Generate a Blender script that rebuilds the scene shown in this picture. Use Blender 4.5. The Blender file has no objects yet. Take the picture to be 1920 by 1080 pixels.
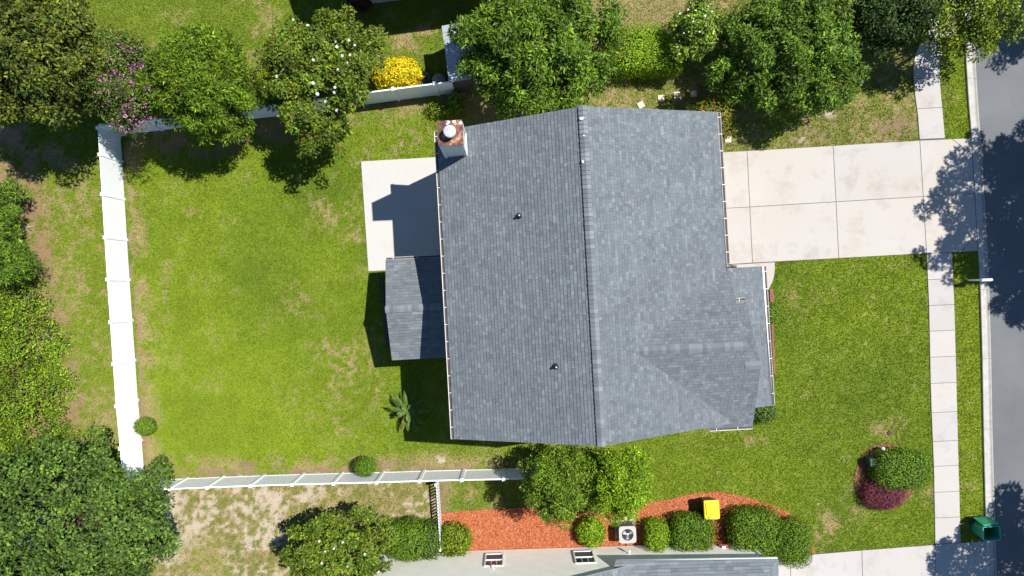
import bpy, math, random
import numpy as np
from mathutils import Vector, Matrix

# ------------------------------------------------------------------ camera, sky, sun, exposure
H = 34.0            # drone height (m)
F = 1280.0          # focal length in photo pixels (24 mm equivalent)
scene = bpy.context.scene
C = scene.collection
cam_d = bpy.data.cameras.new('camera'); cam_d.lens = 24.0; cam_d.sensor_width = 36.0
cam_d.clip_end = 4000.0
cam = bpy.data.objects.new('camera', cam_d); C.objects.link(cam)
cam.location = (0, 0, H); cam.rotation_euler = (0, 0, 0)
scene.camera = cam

SUN_TO = Vector((0.50, 0.24, 1.0)).normalized()      # direction towards the sun
elev = math.asin(SUN_TO.z); azim = math.atan2(SUN_TO.x, SUN_TO.y)
world = bpy.data.worlds.new('World'); scene.world = world; world.use_nodes = True
wn = world.node_tree.nodes; wl = world.node_tree.links
sky = wn.new('ShaderNodeTexSky'); sky.sky_type = 'NISHITA'; sky.sun_disc = False
sky.sun_elevation = elev; sky.sun_rotation = azim; sky.air_density = 1.0; sky.dust_density = 0.0; sky.ozone_density = 6.0
bg = wn['Background']; bg.inputs['Strength'].default_value = 0.085
wl.new(sky.outputs[0], bg.inputs['Color'])
sun_d = bpy.data.lights.new('sun', 'SUN'); sun_d.energy = 5.0; sun_d.angle = math.radians(0.5); sun_d.color = (1.0, 0.965, 0.90)
sun = bpy.data.objects.new('sun', sun_d); C.objects.link(sun)
sun.rotation_euler = SUN_TO.to_track_quat('Z', 'Y').to_euler(); sun.location = SUN_TO * 60
scene.view_settings.view_transform = 'Standard'; scene.view_settings.look = 'None'
scene.view_settings.exposure = 0.55; scene.view_settings.gamma = 1.0
scene.cycles.max_bounces = 6; scene.cycles.diffuse_bounces = 3; scene.cycles.transparent_max_bounces = 4

random.seed(7); rng = np.random.default_rng(7)

# ------------------------------------------------------------------ helpers
def W(px, py, h=0.0):
    """photo pixel + real height -> world point"""
    s = (H - h) / F
    return Vector(((px - 960.0) * s, (540.0 - py) * s, h))
def Wn(px, py):
    s = H / F
    return (np.asarray(px) - 960.0) * s, (540.0 - np.asarray(py)) * s

ORG = {}
def tag(o, label=None, cat=None, group=None, kind=None):
    if label: o['label'] = label
    if cat: o['category'] = cat
    if group: o['group'] = group
    if kind: o['kind'] = kind
    return o
def thing(name, loc, label, cat, group=None, kind=None):
    o = bpy.data.objects.new(name, None); C.objects.link(o); o.location = loc
    o.empty_display_size = 0.2
    ORG[o.name] = Vector(loc)
    return tag(o, label, cat, group, kind)
def link_obj(name, me, parent=None, org=None):
    o = bpy.data.objects.new(name, me); C.objects.link(o)
    if parent is not None:
        o.parent = parent; ORG[o.name] = ORG[parent.name].copy()
    else:
        ORG[o.name] = Vector(org) if org is not None else Vector((0, 0, 0))
        o.location = ORG[o.name]
    return o

class MB:
    def __init__(s): s.v = []; s.f = []; s.c = []
    def add(s, vs, fs, col=None):
        b = len(s.v); s.v += [tuple(x) for x in vs]; s.f += [tuple(b + i for i in f) for f in fs]
        if col is not None: s.c += [col] * len(vs)
    def hexa(s, p, col=None):          # 8 points: bottom 4 ccw, top 4 ccw
        s.add(p, [(3, 2, 1, 0), (4, 5, 6, 7), (0, 1, 5, 4), (1, 2, 6, 5), (2, 3, 7, 6), (3, 0, 4, 7)], col)
    def box(s, c, size, rz=0.0, col=None, taper=1.0, bev=0.0):
        cx, cy, cz = c; sx, sy, sz = size[0] / 2, size[1] / 2, size[2] / 2
        ca, sa = math.cos(rz), math.sin(rz)
        def r(x, y, z): return (cx + x * ca - y * sa, cy + x * sa + y * ca, cz + z)
        if bev <= 0:
            b = [r(-sx * taper, -sy * taper, -sz), r(sx * taper, -sy * taper, -sz), r(sx * taper, sy * taper, -sz), r(-sx * taper, sy * taper, -sz)]
            t = [r(-sx, -sy, sz), r(sx, -sy, sz), r(sx, sy, sz), r(-sx, sy, sz)]
            s.hexa(b + t, col)
        else:
            rings = []
            def ring(hx, hy, z, bb):
                pts = []
                for (qx, qy) in ((1, 1), (-1, 1), (-1, -1), (1, -1)):
                    a0 = {(1, 1): 0, (-1, 1): 90, (-1, -1): 180, (1, -1): 270}[(qx, qy)]
                    for k in range(4):
                        a = math.radians(a0 + 30 * k)
                        pts.append(r(qx * (hx - bb) + bb * math.cos(a), qy * (hy - bb) + bb * math.sin(a), z))
                return pts
            rings = [ring(sx * taper, sy * taper, -sz, bev), ring(sx, sy, sz - bev * .4, bev), ring(sx - bev * .4, sy - bev * .4, sz, bev * .7)]
            n = 16; vs = sum(rings, []); fs = [tuple(range(n - 1, -1, -1)), tuple(range(2 * n, 3 * n))]
            for k in range(2):
                for i in range(n):
                    j = (i + 1) % n; fs.append((k * n + i, k * n + j, (k + 1) * n + j, (k + 1) * n + i))
            s.add(vs, fs, col)
    def prism(s, poly, z0, z1, col=None):
        n = len(poly)
        a = sum(poly[i][0] * poly[(i + 1) % n][1] - poly[(i + 1) % n][0] * poly[i][1] for i in range(n))
        if a < 0: poly = poly[::-1]
        vs = [(p[0], p[1], z0) for p in poly] + [(p[0], p[1], z1) for p in poly]
        fs = [tuple(range(n - 1, -1, -1)), tuple(range(n, 2 * n))]
        for i in range(n):
            j = (i + 1) % n; fs.append((i, j, n + j, n + i))
        s.add(vs, fs, col)
    def slab3(s, pts, thick, col=None):      # planar 3-D polygon extruded straight down
        n = len(pts)
        a = sum(pts[i][0] * pts[(i + 1) % n][1] - pts[(i + 1) % n][0] * pts[i][1] for i in range(n))
        if a < 0: pts = pts[::-1]
        vs = [(p[0], p[1], p[2] - thick) for p in pts] + [tuple(p) for p in pts]
        fs = [tuple(range(n - 1, -1, -1)), tuple(range(n, 2 * n))]
        for i in range(n):
            j = (i + 1) % n; fs.append((i, j, n + j, n + i))
        s.add(vs, fs, col)
    def tube(s, pts, rads, n=8, caps=True, col=None):
        pts = [Vector(p) for p in pts]; rings = []
        if not hasattr(rads, '__len__'): rads = [rads] * len(pts)
        for i, p in enumerate(pts):
            d = (pts[min(i + 1, len(pts) - 1)] - pts[max(i - 1, 0)]).normalized()
            a = d.orthogonal().normalized() if i == 0 else (rings_a - d * rings_a.dot(d)).normalized()
            rings_a = a; b = d.cross(a)
            rings.append([p + (a * math.cos(2 * math.pi * k / n) + b * math.sin(2 * math.pi * k / n)) * rads[i] for k in range(n)])
        vs = [v for r in rings for v in r]; fs = []
        for i in range(len(pts) - 1):
            for k in range(n):
                l = (k + 1) % n; fs.append((i * n + k, i * n + l, (i + 1) * n + l, (i + 1) * n + k))
        if caps:
            fs.append(tuple(range(n - 1, -1, -1))); m = (len(pts) - 1) * n; fs.append(tuple(range(m, m + n)))
        s.add(vs, fs, col)
    def lathe(s, c, prof, n=20, col=None):   # prof: (radius, z)
        c = Vector(c); vs = []; fs = []
        for (r, z) in prof:
            for k in range(n):
                a = 2 * math.pi * k / n; vs.append((c.x + r * math.cos(a), c.y + r * math.sin(a), c.z + z))
        for i in range(len(prof) - 1):
            for k in range(n):
                l = (k + 1) % n; fs.append((i * n + k, i * n + l, (i + 1) * n + l, (i + 1) * n + k))
        fs.append(tuple(range(n - 1, -1, -1))); m = (len(prof) - 1) * n; fs.append(tuple(range(m, m + n)))
        s.add(vs, fs, col)
    def mesh(s, name, mat, org=(0, 0, 0), smooth=False):
        me = bpy.data.meshes.new(name); o = Vector(org)
        me.from_pydata([(x - o.x, y - o.y, z - o.z) for (x, y, z) in s.v], [], s.f)
        if s.c and len(s.c) == len(s.v):
            at = me.color_attributes.new('Col', 'FLOAT_COLOR', 'POINT')
            at.data.foreach_set('color', np.array([(c[0], c[1], c[2], 1.0) for c in s.c], dtype=np.float32).ravel())
        if smooth: me.polygons.foreach_set('use_smooth', [True] * len(me.polygons))
        me.materials.append(mat); me.update(); return me
    def build(s, name, mat, parent=None, org=None, smooth=False):
        og = ORG[parent.name] if parent is not None else (Vector(org) if org is not None else Vector((0, 0, 0)))
        return link_obj(name, s.mesh(name, mat, og, smooth), parent, og)

def np_mesh(name, verts, tris, cols, mat):
    me = bpy.data.meshes.new(name); n = len(verts); t = len(tris)
    me.vertices.add(n); me.vertices.foreach_set('co', np.ascontiguousarray(verts, dtype=np.float32).ravel())
    me.loops.add(t * 3); me.loops.foreach_set('vertex_index', np.ascontiguousarray(tris, dtype=np.int32).ravel())
    me.polygons.add(t); me.polygons.foreach_set('loop_start', np.arange(0, t * 3, 3, dtype=np.int32))
    me.polygons.foreach_set('loop_total', np.full(t, 3, dtype=np.int32))
    if cols is not None:
        at = me.color_attributes.new('Col', 'FLOAT_COLOR', 'POINT')
        c4 = np.ones((n, 4), dtype=np.float32); c4[:, :3] = cols
        at.data.foreach_set('color', c4.ravel())
    me.materials.append(mat); me.update(calc_edges=True); return me

# ---- numpy noise
def _hash(ix, iy, s):
    h = (ix.astype(np.int64) * 374761393 + iy.astype(np.int64) * 668265263 + s * 1442695041) & 0xffffffff
    h = ((h ^ (h >> 13)) * 1274126177) & 0xffffffff
    return ((h ^ (h >> 16)) & 0xffff) / 65535.0
def vnoise(x, y, s=0):
    ix = np.floor(x); iy = np.floor(y); fx = x - ix; fy = y - iy
    fx = fx * fx * (3 - 2 * fx); fy = fy * fy * (3 - 2 * fy)
    a = _hash(ix, iy, s); b = _hash(ix + 1, iy, s); c = _hash(ix, iy + 1, s); d = _hash(ix + 1, iy + 1, s)
    return (a * (1 - fx) + b * fx) * (1 - fy) + (c * (1 - fx) + d * fx) * fy
def fbm(x, y, s=0, o=4):
    v = 0; a = .5; t = 0
    for k in range(o):
        v = v + a * vnoise(x * 2 ** k + 17.3 * k, y * 2 ** k + 9.1 * k, s + k); t += a; a *= .55
    return v / t
def inpoly(x, y, poly):
    r = np.zeros(np.shape(x), dtype=bool); n = len(poly); j = n - 1
    for i in range(n):
        xi, yi = poly[i]; xj, yj = poly[j]
        c = ((yi > y) != (yj > y)) & (x < (xj - xi) * (y - yi) / ((yj - yi) if yj != yi else 1e-9) + xi)
        r ^= c; j = i
    return r
def sstep(a, b, x):
    t = np.clip((x - a) / (b - a), 0, 1); return t * t * (3 - 2 * t)

# ------------------------------------------------------------------ materials
def mat_new(name):
    m = bpy.data.materials.new(name); m.use_nodes = True
    nt = m.node_tree; return m, nt, nt.nodes['Principled BSDF']
def noise_node(nt, scale, detail=4, rough=.55, vec=None):
    n = nt.nodes.new('ShaderNodeTexNoise'); n.inputs['Scale'].default_value = scale
    n.inputs['Detail'].default_value = detail; n.inputs['Roughness'].default_value = rough
    if vec is not None: nt.links.new(vec, n.inputs['Vector'])
    return n
def world_pos(nt):
    g = nt.nodes.new('ShaderNodeNewGeometry'); return g.outputs['Position']
def ramp(nt, fac, stops):
    r = nt.nodes.new('ShaderNodeValToRGB'); nt.links.new(fac, r.inputs[0])
    els = r.color_ramp.elements
    while len(els) < len(stops): els.new(0.5)
    for e, (p, c) in zip(els, stops): e.position = p; e.color = (c[0], c[1], c[2], 1)
    return r.outputs[0]
def mixc(nt, a, b, fac, mode='MIX'):
    m = nt.nodes.new('ShaderNodeMix'); m.data_type = 'RGBA'; m.blend_type = mode
    for sock, val in ((m.inputs[0], fac), (m.inputs[6], a), (m.inputs[7], b)):
        if isinstance(val, (int, float)): sock.default_value = val
        elif isinstance(val, tuple): sock.default_value = (val[0], val[1], val[2], 1)
        else: nt.links.new(val, sock)
    return m.outputs[2]
def bump(nt, bs, hgt, strength, dist=0.01):
    b = nt.nodes.new('ShaderNodeBump'); b.inputs['Strength'].default_value = strength; b.inputs['Distance'].default_value = dist
    nt.links.new(hgt, b.inputs['Height']); nt.links.new(b.outputs[0], bs.inputs['Normal'])
def m_plain(name, col, rough=.5, metal=0., var=.12, scale=6., spec=.5, bmp=0.):
    m, nt, bs = mat_new(name); p = world_pos(nt)
    n = noise_node(nt, scale, 5, .6, p)
    lo = tuple(c * (1 - var) for c in col); hi = tuple(min(1, c * (1 + var * .6)) for c in col)
    nt.links.new(ramp(nt, n.outputs[0], [(.3, lo), (.7, hi)]), bs.inputs['Base Color'])
    bs.inputs['Roughness'].default_value = rough; bs.inputs['Metallic'].default_value = metal
    bs.inputs['Specular IOR Level'].default_value = spec
    if bmp: bump(nt, bs, noise_node(nt, scale * 12, 3, .6, p).outputs[0], bmp)
    return m
def m_attr(name, rough=.8, spec=.2, nscale=40., nvar=.25, bmp=0., bscale=60.):
    m, nt, bs = mat_new(name); p = world_pos(nt)
    a = nt.nodes.new('ShaderNodeAttribute'); a.attribute_name = 'Col'
    n = noise_node(nt, nscale, 3, .6, p)
    k = ramp(nt, n.outputs[0], [(.25, (1 - nvar,) * 3), (.75, (1 + nvar,) * 3)])
    nt.links.new(mixc(nt, a.outputs[0], k, 1.0, 'MULTIPLY'), bs.inputs['Base Color'])
    bs.inputs['Roughness'].default_value = rough; bs.inputs['Specular IOR Level'].default_value = spec
    if bmp: bump(nt, bs, noise_node(nt, bscale, 4, .6, p).outputs[0], bmp, .02)
    return m
def m_leaf(name, rough=.45, spec=.4, trans=.25):
    m, nt, bs = mat_new(name)
    a = nt.nodes.new('ShaderNodeAttribute'); a.attribute_name = 'Col'
    nt.links.new(a.outputs[0], bs.inputs['Base Color'])
    bs.inputs['Roughness'].default_value = rough; bs.inputs['Specular IOR Level'].default_value = spec
    tr = nt.nodes.new('ShaderNodeBsdfTranslucent')
    g = mixc(nt, a.outputs[0], (1.0, 1.0, .35), .35, 'MULTIPLY')
    nt.links.new(g, tr.inputs['Color'])
    mx = nt.nodes.new('ShaderNodeMixShader'); mx.inputs[0].default_value = trans
    nt.links.new(bs.outputs[0], mx.inputs[1]); nt.links.new(tr.outputs[0], mx.inputs[2])
    nt.links.new(mx.outputs[0], nt.nodes['Material Output'].inputs['Surface'])
    return m

M = {}
M['ground'] = m_attr('soil_and_thatch', .95, .1, 30., .3, .6, 45.)
M['grass'] = m_leaf('grass_blade', .6, .2, .3)
M['leaf'] = m_leaf('leaf_matte', .55, .25, .22)
M['waxy'] = m_leaf('leaf_waxy', .42, .22, .2)
M['needle'] = m_leaf('leaf_needle', .6, .2, .2)
M['bark'] = m_plain('bark', (.12, .09, .065), .9, 0, .4, 14., .1, .4)
M['white'] = m_plain('white_vinyl', (.88, .895, .91), .38, 0, .03, 2., .45)
M['trim'] = m_plain('white_trim', (.74, .74, .73), .45, 0, .06, 4.)
M['siding'] = m_plain('white_siding', (.66, .67, .66), .55, 0, .05, 3.)
M['cream'] = m_plain('cream_siding', (.86, .83, .73), .55, 0, .05, 2.)
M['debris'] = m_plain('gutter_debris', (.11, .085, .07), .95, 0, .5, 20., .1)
M['gutter'] = m_plain('gutter_paint', (.52, .51, .50), .5, 0, .2, 3.)
M['felt'] = m_plain('roofing_felt', (.10, .105, .115), .95, 0, .15, 20., .1)
M['black'] = m_plain('black_rubber', (.022, .022, .024), .6, 0, .2, 20.)
M['darkgrey'] = m_plain('dark_grey_plastic', (.06, .065, .07), .5, 0, .2, 10.)
M['steel'] = m_plain('galvanised_steel', (.55, .56, .57), .42, .6, .25, 14.)
M['acgrey'] = m_plain('beige_grey_paint', (.42, .41, .38), .45, 0, .08, 6.)
M['acdark'] = m_plain('condenser_fins', (.10, .085, .075), .7, 0, .3, 30.)
M['yellow'] = m_plain('yellow_plastic', (.86, .62, .01), .4, 0, .06, 8.)
M['green'] = m_plain('green_plastic', (.016, .26, .135), .42, 0, .12, 8.)
M['rim'] = m_plain('pale_green_rim', (.05, .42, .27), .4, 0, .08, 8.)
M['bluep'] = m_plain('blue_plastic', (.03, .16, .42), .4, 0, .15, 8.)
M['dkgreen'] = m_plain('dark_green_paint', (.035, .07, .055), .5, 0, .15, 8.)
M['greyp'] = m_plain('grey_plastic', (.16, .2, .21), .5, 0, .15, 8.)
M['red'] = m_plain('red_rubber_hose', (.42, .045, .03), .5, 0, .15, 12.)
M['brick'] = m_plain('red_paver', (.27, .11, .085), .9, 0, .3, 15., .2, .4)
M['stone'] = m_plain('stepping_stone', (.62, .53, .43), .85, 0, .18, 9., .2, .4)
M['timber'] = m_plain('dark_timber', (.06, .05, .045), .9, 0, .3, 14.)
M['glass'] = m_plain('window_glass', (.035, .04, .05), .08, 0, .3, 2., .8)
M['blind'] = m_plain('window_screen', (.10, .095, .10), .8, 0, .2, 12.)
M['pinkf'] = m_leaf('crape_blossom', .7, .2, .3)
M['petal'] = m_plain('white_petal', (.62, .62, .58), .6, 0, .04, 10.)
M['shingle'] = m_attr('asphalt_shingle', .92, .18, 55., .16)

def m_shingle_cap():
    m, nt, bs = mat_new('ridge_cap_shingle')
    oi = nt.nodes.new('ShaderNodeObjectInfo')
    c = ramp(nt, oi.outputs['Random'], [(0, (.125, .14, .153)), (.5, (.158, .176, .19)), (1, (.205, .222, .233))])
    n = noise_node(nt, 55, 3, .6, world_pos(nt)); k = ramp(nt, n.outputs[0], [(.25, (.84,) * 3), (.75, (1.16,) * 3)])
    nt.links.new(mixc(nt, c, k, 1.0, 'MULTIPLY'), bs.inputs['Base Color'])
    bs.inputs['Roughness'].default_value = .92; bs.inputs['Specular IOR Level'].default_value = .18
    return m
M['cap'] = m_shingle_cap()

def m_concrete(name, base, stain, warm):
    m, nt, bs = mat_new(name); p = world_pos(nt)
    big = noise_node(nt, .35, 4, .55, p); mid = noise_node(nt, .85, 7, .68, p); fine = noise_node(nt, 38, 4, .7, p)
    c0 = ramp(nt, big.outputs[0], [(.30, warm), (.62, base)])
    st = ramp(nt, mid.outputs[0], [(.52, (1, 1, 1)), (.74, stain)])
    c1 = mixc(nt, c0, st, 1.0, 'MULTIPLY')
    f = ramp(nt, fine.outputs[0], [(.3, (.9, .9, .9)), (.7, (1.06, 1.06, 1.06))])
    c2 = mixc(nt, c1, f, 1.0, 'MULTIPLY')
    oi = nt.nodes.new('ShaderNodeObjectInfo')
    k = ramp(nt, oi.outputs['Random'], [(0, (.95, .95, .96)), (1, (1.03, 1.02, 1.0))])
    nt.links.new(mixc(nt, c2, k, 1.0, 'MULTIPLY'), bs.inputs['Base Color'])
    bs.inputs['Roughness'].default_value = .88; bs.inputs['Specular IOR Level'].default_value = .25
    bump(nt, bs, fine.outputs[0], .2, .004)
    return m
M['concrete'] = m_concrete('driveway_concrete', (.425, .405, .38), (.82, .77, .72), (.425, .385, .345))
M['walk'] = m_concrete('sidewalk_concrete', (.43, .41, .395), (.80, .79, .78), (.425, .395, .37))
M['patio'] = m_concrete('patio_concrete', (.455, .447, .435), (.92, .91, .89), (.46, .445, .42))
M['kerbc'] = m_concrete('kerb_concrete', (.40, .38, .36), (.60, .58, .56), (.43, .405, .38))
M['kerb'] = m_attr('kerb_concrete_worn', .9, .2, 3.5, .16)
M['joint'] = m_plain('joint_dirt', (.10, .09, .075), .95, 0, .3, 8., .1)

def m_asphalt():
    m, nt, bs = mat_new('asphalt'); p = world_pos(nt)
    big = noise_node(nt, .35, 4, .6, p); fine = noise_node(nt, 42, 4, .8, p)
    c = ramp(nt, big.outputs[0], [(.3, (.122, .129, .138)), (.7, (.158, .164, .171))])
    f = ramp(nt, fine.outputs[0], [(.3, (.72, .72, .72)), (.62, (1.05, 1.05, 1.05)), (.76, (1.6, 1.6, 1.6))])
    nt.links.new(mixc(nt, c, f, 1.0, 'MULTIPLY'), bs.inputs['Base Color'])
    bs.inputs['Roughness'].default_value = .85; bs.inputs['Specular IOR Level'].default_value = .25
    bump(nt, bs, fine.outputs[0], .4, .008); return m
M['asphalt'] = m_asphalt()
M['mulch'] = m_attr('dyed_mulch', .95, .08, 35., .35, .8, 30.)
M['chip'] = m_attr('mulch_chip', .95, .08, 60., .2)

def m_rust():
    m, nt, bs = mat_new('rusty_metal'); p = world_pos(nt)
    a = noise_node(nt, 3.2, 6, .65, p); b = noise_node(nt, 11., 5, .7, p)
    c = ramp(nt, a.outputs[0], [(.36, (.075, .026, .022)), (.50, (.115, .038, .028)), (.58, (.30, .125, .045)), (.66, (.46, .42, .36))])
    f = ramp(nt, b.outputs[0], [(.3, (.7, .7, .7)), (.7, (1.15, 1.15, 1.15))])
    nt.links.new(mixc(nt, c, f, 1.0, 'MULTIPLY'), bs.inputs['Base Color'])
    bs.inputs['Roughness'].default_value = .7; return m
M['rust'] = m_rust()
def m_flue():
    m, nt, bs = mat_new('pitted_flue_cap'); p = world_pos(nt)
    a = noise_node(nt, 26., 5, .7, p)
    nt.links.new(ramp(nt, a.outputs[0], [(.36, (.14, .13, .14)), (.47, (.44, .45, .47)), (.7, (.55, .56, .58))]), bs.inputs['Base Color'])
    bs.inputs['Roughness'].default_value = .5; return m
M['flue'] = m_flue()
def m_shed():
    m, nt, bs = mat_new('shed_roof_metal'); p = world_pos(nt)
    a = noise_node(nt, 9., 5, .7, p)
    nt.links.new(ramp(nt, a.outputs[0], [(.3, (.30, .33, .36)), (.7, (.45, .48, .52))]), bs.inputs['Base Color'])
    bs.inputs['Roughness'].default_value = .45; bs.inputs['Metallic'].default_value = .2; return m
M['shedroof'] = m_shed()

# ------------------------------------------------------------------ layout outlines (photo pixels on the ground)
DRIVE = [(1340, 286), (1353, 285.3), (1820, 258.8), (1832.5, 471), (1736.6, 475.3), (1452.8, 491), (1340, 497.5)]
PATIO = [(677.2, 303), (850, 293), (858, 500), (691.1, 508.6)]
WALKL = [(1752, -120), (1748, 0), (1745, 35), (1738, 62), (1722, 86), (1712, 112), (1712, 140), (1715, 180), (1720, 215), (1723.5, 262.7), (1736.6, 475.5), (1741, 574), (1744, 719), (1746, 780), (1750, 874), (1752.8, 1020.5)]
WALKR = [(1800, -120), (1796, 0), (1793, 40), (1786, 66), (1772, 90), (1762, 113), (1761, 140), (1764, 180), (1767.5, 215), (1771.5, 260.5), (1784.5, 473), (1789, 574), (1793, 719), (1794.5, 780), (1797, 874), (1801, 1017.5)]
KERBL = [(1806, -120), (1807, 0), (1809, 105), (1815, 200), (1822, 275), (1827.5, 360), (1833.5, 473), (1837, 560), (1840, 672), (1842, 790), (1844.5, 900), (1847, 1000), (1849, 1080), (1852, 1220)]
KERBR = [(1824, -120), (1825, 0), (1828, 105), (1835, 215), (1841, 300), (1846, 380), (1851.5, 473), (1855, 560), (1858, 672), (1860, 790), (1863, 900), (1866, 1000), (1868.5, 1080), (1872, 1220)]
NDRIVE = [(1438, 1047), (1528, 1037.5), (1752.8, 1020.8), (1847.5, 1013.5), (1851, 1180), (1430, 1180)]
MULCH = [(824, 963), (870, 958), (960, 953), (1040, 949), (1090, 962), (1140, 962), (1200, 945), (1252, 937), (1300, 925), (1345, 921.5), (1392, 930), (1440, 944), (1480, 962), (1505, 981), (1519, 1005), (1526, 1028), (1528, 1037), (1438, 1046), (1400, 1040), (885, 1036), (824, 1040)]
ISLAND = [(1659 + 57 * math.cos(a) * (1 + .04 * math.sin(3 * a)), 893 + 62 * math.sin(a)) for a in np.linspace(0, 2 * math.pi, 40, endpoint=False)]
HOUSEPOLY = [(842, 296), (1340, 262), (1350, 500), (1362, 502), (1384, 520), (1396, 755), (1310, 775), (868, 785)]
NEIGH = [(690, 1038), (1404, 1016), (1440, 1200), (690, 1200)]
WALKWAY = [(1340, 495), (1452.8, 490.6), (1453, 505), (1452, 515), (1449, 526.7), (1441, 543.3), (1340, 545)]
ROADP = [(x, y) for (x, y) in KERBR] + [(2140, 1220), (2090, -120)]

def gp(poly): return [tuple(W(x, y)[:2]) for (x, y) in poly]

# ------------------------------------------------------------------ ground paint (own colours of grass, dry thatch, dirt, sand)
def seg_dist(x, y, pts):
    d = np.full(np.shape(x), 1e9)
    for (ax, ay), (bx, by) in zip(pts[:-1], pts[1:]):
        vx, vy = bx - ax, by - ay; L = vx * vx + vy * vy
        t = np.clip(((x - ax) * vx + (y - ay) * vy) / L, 0, 1)
        d = np.minimum(d, np.hypot(x - ax - t * vx, y - ay - t * vy))
    return d
BACK = [(232, 250), (480, 230), (700, 195), (885, 172), (1090, 235), (850, 330), (860, 830), (1000, 880), (270, 895)]
FENCE_IN = [(880, 172), (700, 196), (480, 226), (232, 252), (240, 420), (262, 720), (275, 885), (480, 887), (1000, 882)]
def ground_fields(px, py):
    jx = px + 26 * (fbm(px / 30, py / 30, 3) - .5); jy = py + 26 * (fbm(px / 30, py / 30, 9) - .5)
    big = fbm(px / 120, py / 120, 21); mid = fbm(px / 26, py / 26, 33); fin = fbm(px / 7, py / 7, 45, 3)
    dry = .10 + .30 * sstep(.52, .75, mid) ; lush = .55 + .9 * (big - .5); sand = np.zeros_like(px); dirt = np.zeros_like(px)
    back = inpoly(jx, jy, BACK)
    lush = np.where(back, .64 + .6 * (big - .5) - .28 * np.exp(-(((px - 505) / 75) ** 2 + ((py - 535) / 95) ** 2)) - .18 * np.exp(-(((px - 600) / 60) ** 2 + ((py - 330) / 90) ** 2)) + .26 * sstep(300, 760, py) * (1 - sstep(420, 760, px)), lush)
    dry = np.where(back, .02 + .25 * sstep(.60, .8, mid), dry)
    def blob(cx, cy, rx, ry, ang=0.):
        ca, sa = math.cos(math.radians(ang)), math.sin(math.radians(ang))
        dx, dy = jx - cx, jy - cy; u = dx * ca + dy * sa; v = -dx * sa + dy * ca
        return np.clip(1 - np.sqrt((u / rx) ** 2 + (v / ry) ** 2), 0, 1)
    # dry patches in the back lawn
    for b in [(625, 395, 55, 60, 40, .9), (600, 385, 40, 22, 50, 1.), (655, 440, 30, 45, -20, .8), (650, 690, 75, 85, 60, .95), (610, 660, 50, 28, 55, .9),
              (690, 620, 40, 60, 70, .6), (675, 315, 22, 60, 10, .9), (765, 262, 60, 34, -30, 1.), (720, 225, 35, 18, -10, .6), (560, 740, 60, 50, 0, .45),
              (310, 560, 22, 160, 4, .45), (285, 640, 30, 120, 0, .35), (630, 790, 90, 60, 20, .5), (360, 405, 25, 18, 0, .5), (545, 330, 40, 30, 0, .4),
              (560, 560, 60, 80, 30, .35), (700, 735, 40, 40, 0, .55)]:
        dry = np.maximum(dry, b[5] * 1.7 * blob(*b[:5]) * sstep(.50, .62, .30 * mid + .70 * fin))
    ed = seg_dist(jx, jy, FENCE_IN)
    dirt = np.maximum(dirt, np.where(back, .95 * (1 - sstep(3, 15, ed)) * sstep(.30, .50, .5 * mid + .5 * fin), 0))
    dry = np.maximum(dry, np.where(back, .9 * (1 - sstep(10, 46, ed)) * sstep(.36, .58, mid), 0))
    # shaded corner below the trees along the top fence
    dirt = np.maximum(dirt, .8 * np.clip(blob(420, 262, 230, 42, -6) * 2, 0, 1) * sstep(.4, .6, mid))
    # left strip outside the fence
    left = (jx < 190 + (jy - 250) * .06) & (jy > 225)
    dry = np.where(left & ~back, .08 + .75 * sstep(.50, .64, .5 * mid + .5 * fin), dry)
    lush = np.where(left & ~back, .72 + .5 * (big - .5), lush)
    edge = np.interp(py, [250, 330, 420, 520, 620, 700, 780, 860, 1080], [40, 70, 88, 96, 118, 140, 150, 170, 200])
    litter = np.where(left & ~back, (1 - sstep(-18, 22, jx - edge)) * sstep(.30, .55, .5 * mid + .5 * fin), 0)
    dirt = np.maximum(dirt, litter); dry = np.maximum(dry, np.where(left & ~back, .9 * (1 - sstep(0, 50, jx - edge)) * sstep(.38, .6, .5 * mid + .5 * fin), 0))
    dry = np.maximum(dry, 1.5 * blob(185, 800, 70, 80) * sstep(.35, .6, fin * .5 + mid * .5)); dry = np.maximum(dry, 1.3 * blob(80, 290, 110, 60) * sstep(.35, .6, mid))
    # sandy strip below the fence
    bl = (jy > 900 + (290 - jx) * .03) & (jx < 822) & ~back
    sfield = .30 * mid + .40 * fin + .30 * fbm(px / 55, py / 55, 77)
    sand = np.where(bl, .95 * sstep(.51, .63, sfield + .12 * blob(400, 960, 190, 90) + .06 * blob(760, 960, 90, 60)), sand)
    dry = np.where(bl, .42 + .5 * sstep(.4, .6, fin), dry); lush = np.where(bl, .35, lush)
    lush = np.where(bl, lush + .7 * blob(385, 1055, 60, 60) + .35 * blob(625, 945, 60, 35), lush)
    sand = sand * (1 - np.clip(1.6 * blob(385, 1055, 70, 65), 0, 1) * .9) * (1 - np.clip(1.5 * blob(640, 945, 70, 35), 0, 1) * .8)
    # yard beyond the top fence
    top = (jy < np.interp(px, [0, 180, 480, 870], [240, 236, 200, 155])) & (jx < 870)
    dry = np.where(top, .06 + .55 * sstep(.58, .70, .45 * mid + .35 * fin + .2 * big), dry); lush = np.where(top, .46 + .5 * (big - .5), lush)
    for b in [(500, 70, 60, 60, 0, .9), (760, 80, 50, 40, 0, 1.), (460, 110, 30, 30, 0, .7), (800, 60, 40, 25, 0, .8)]:
        dry = np.maximum(dry, b[5] * 1.6 * blob(*b[:5]) * sstep(.42, .6, mid * .5 + fin * .5))
    # dry turf on the driveway side
    nd = (jx > 1090) & (jy < 300) & (jx < 1725)
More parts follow.
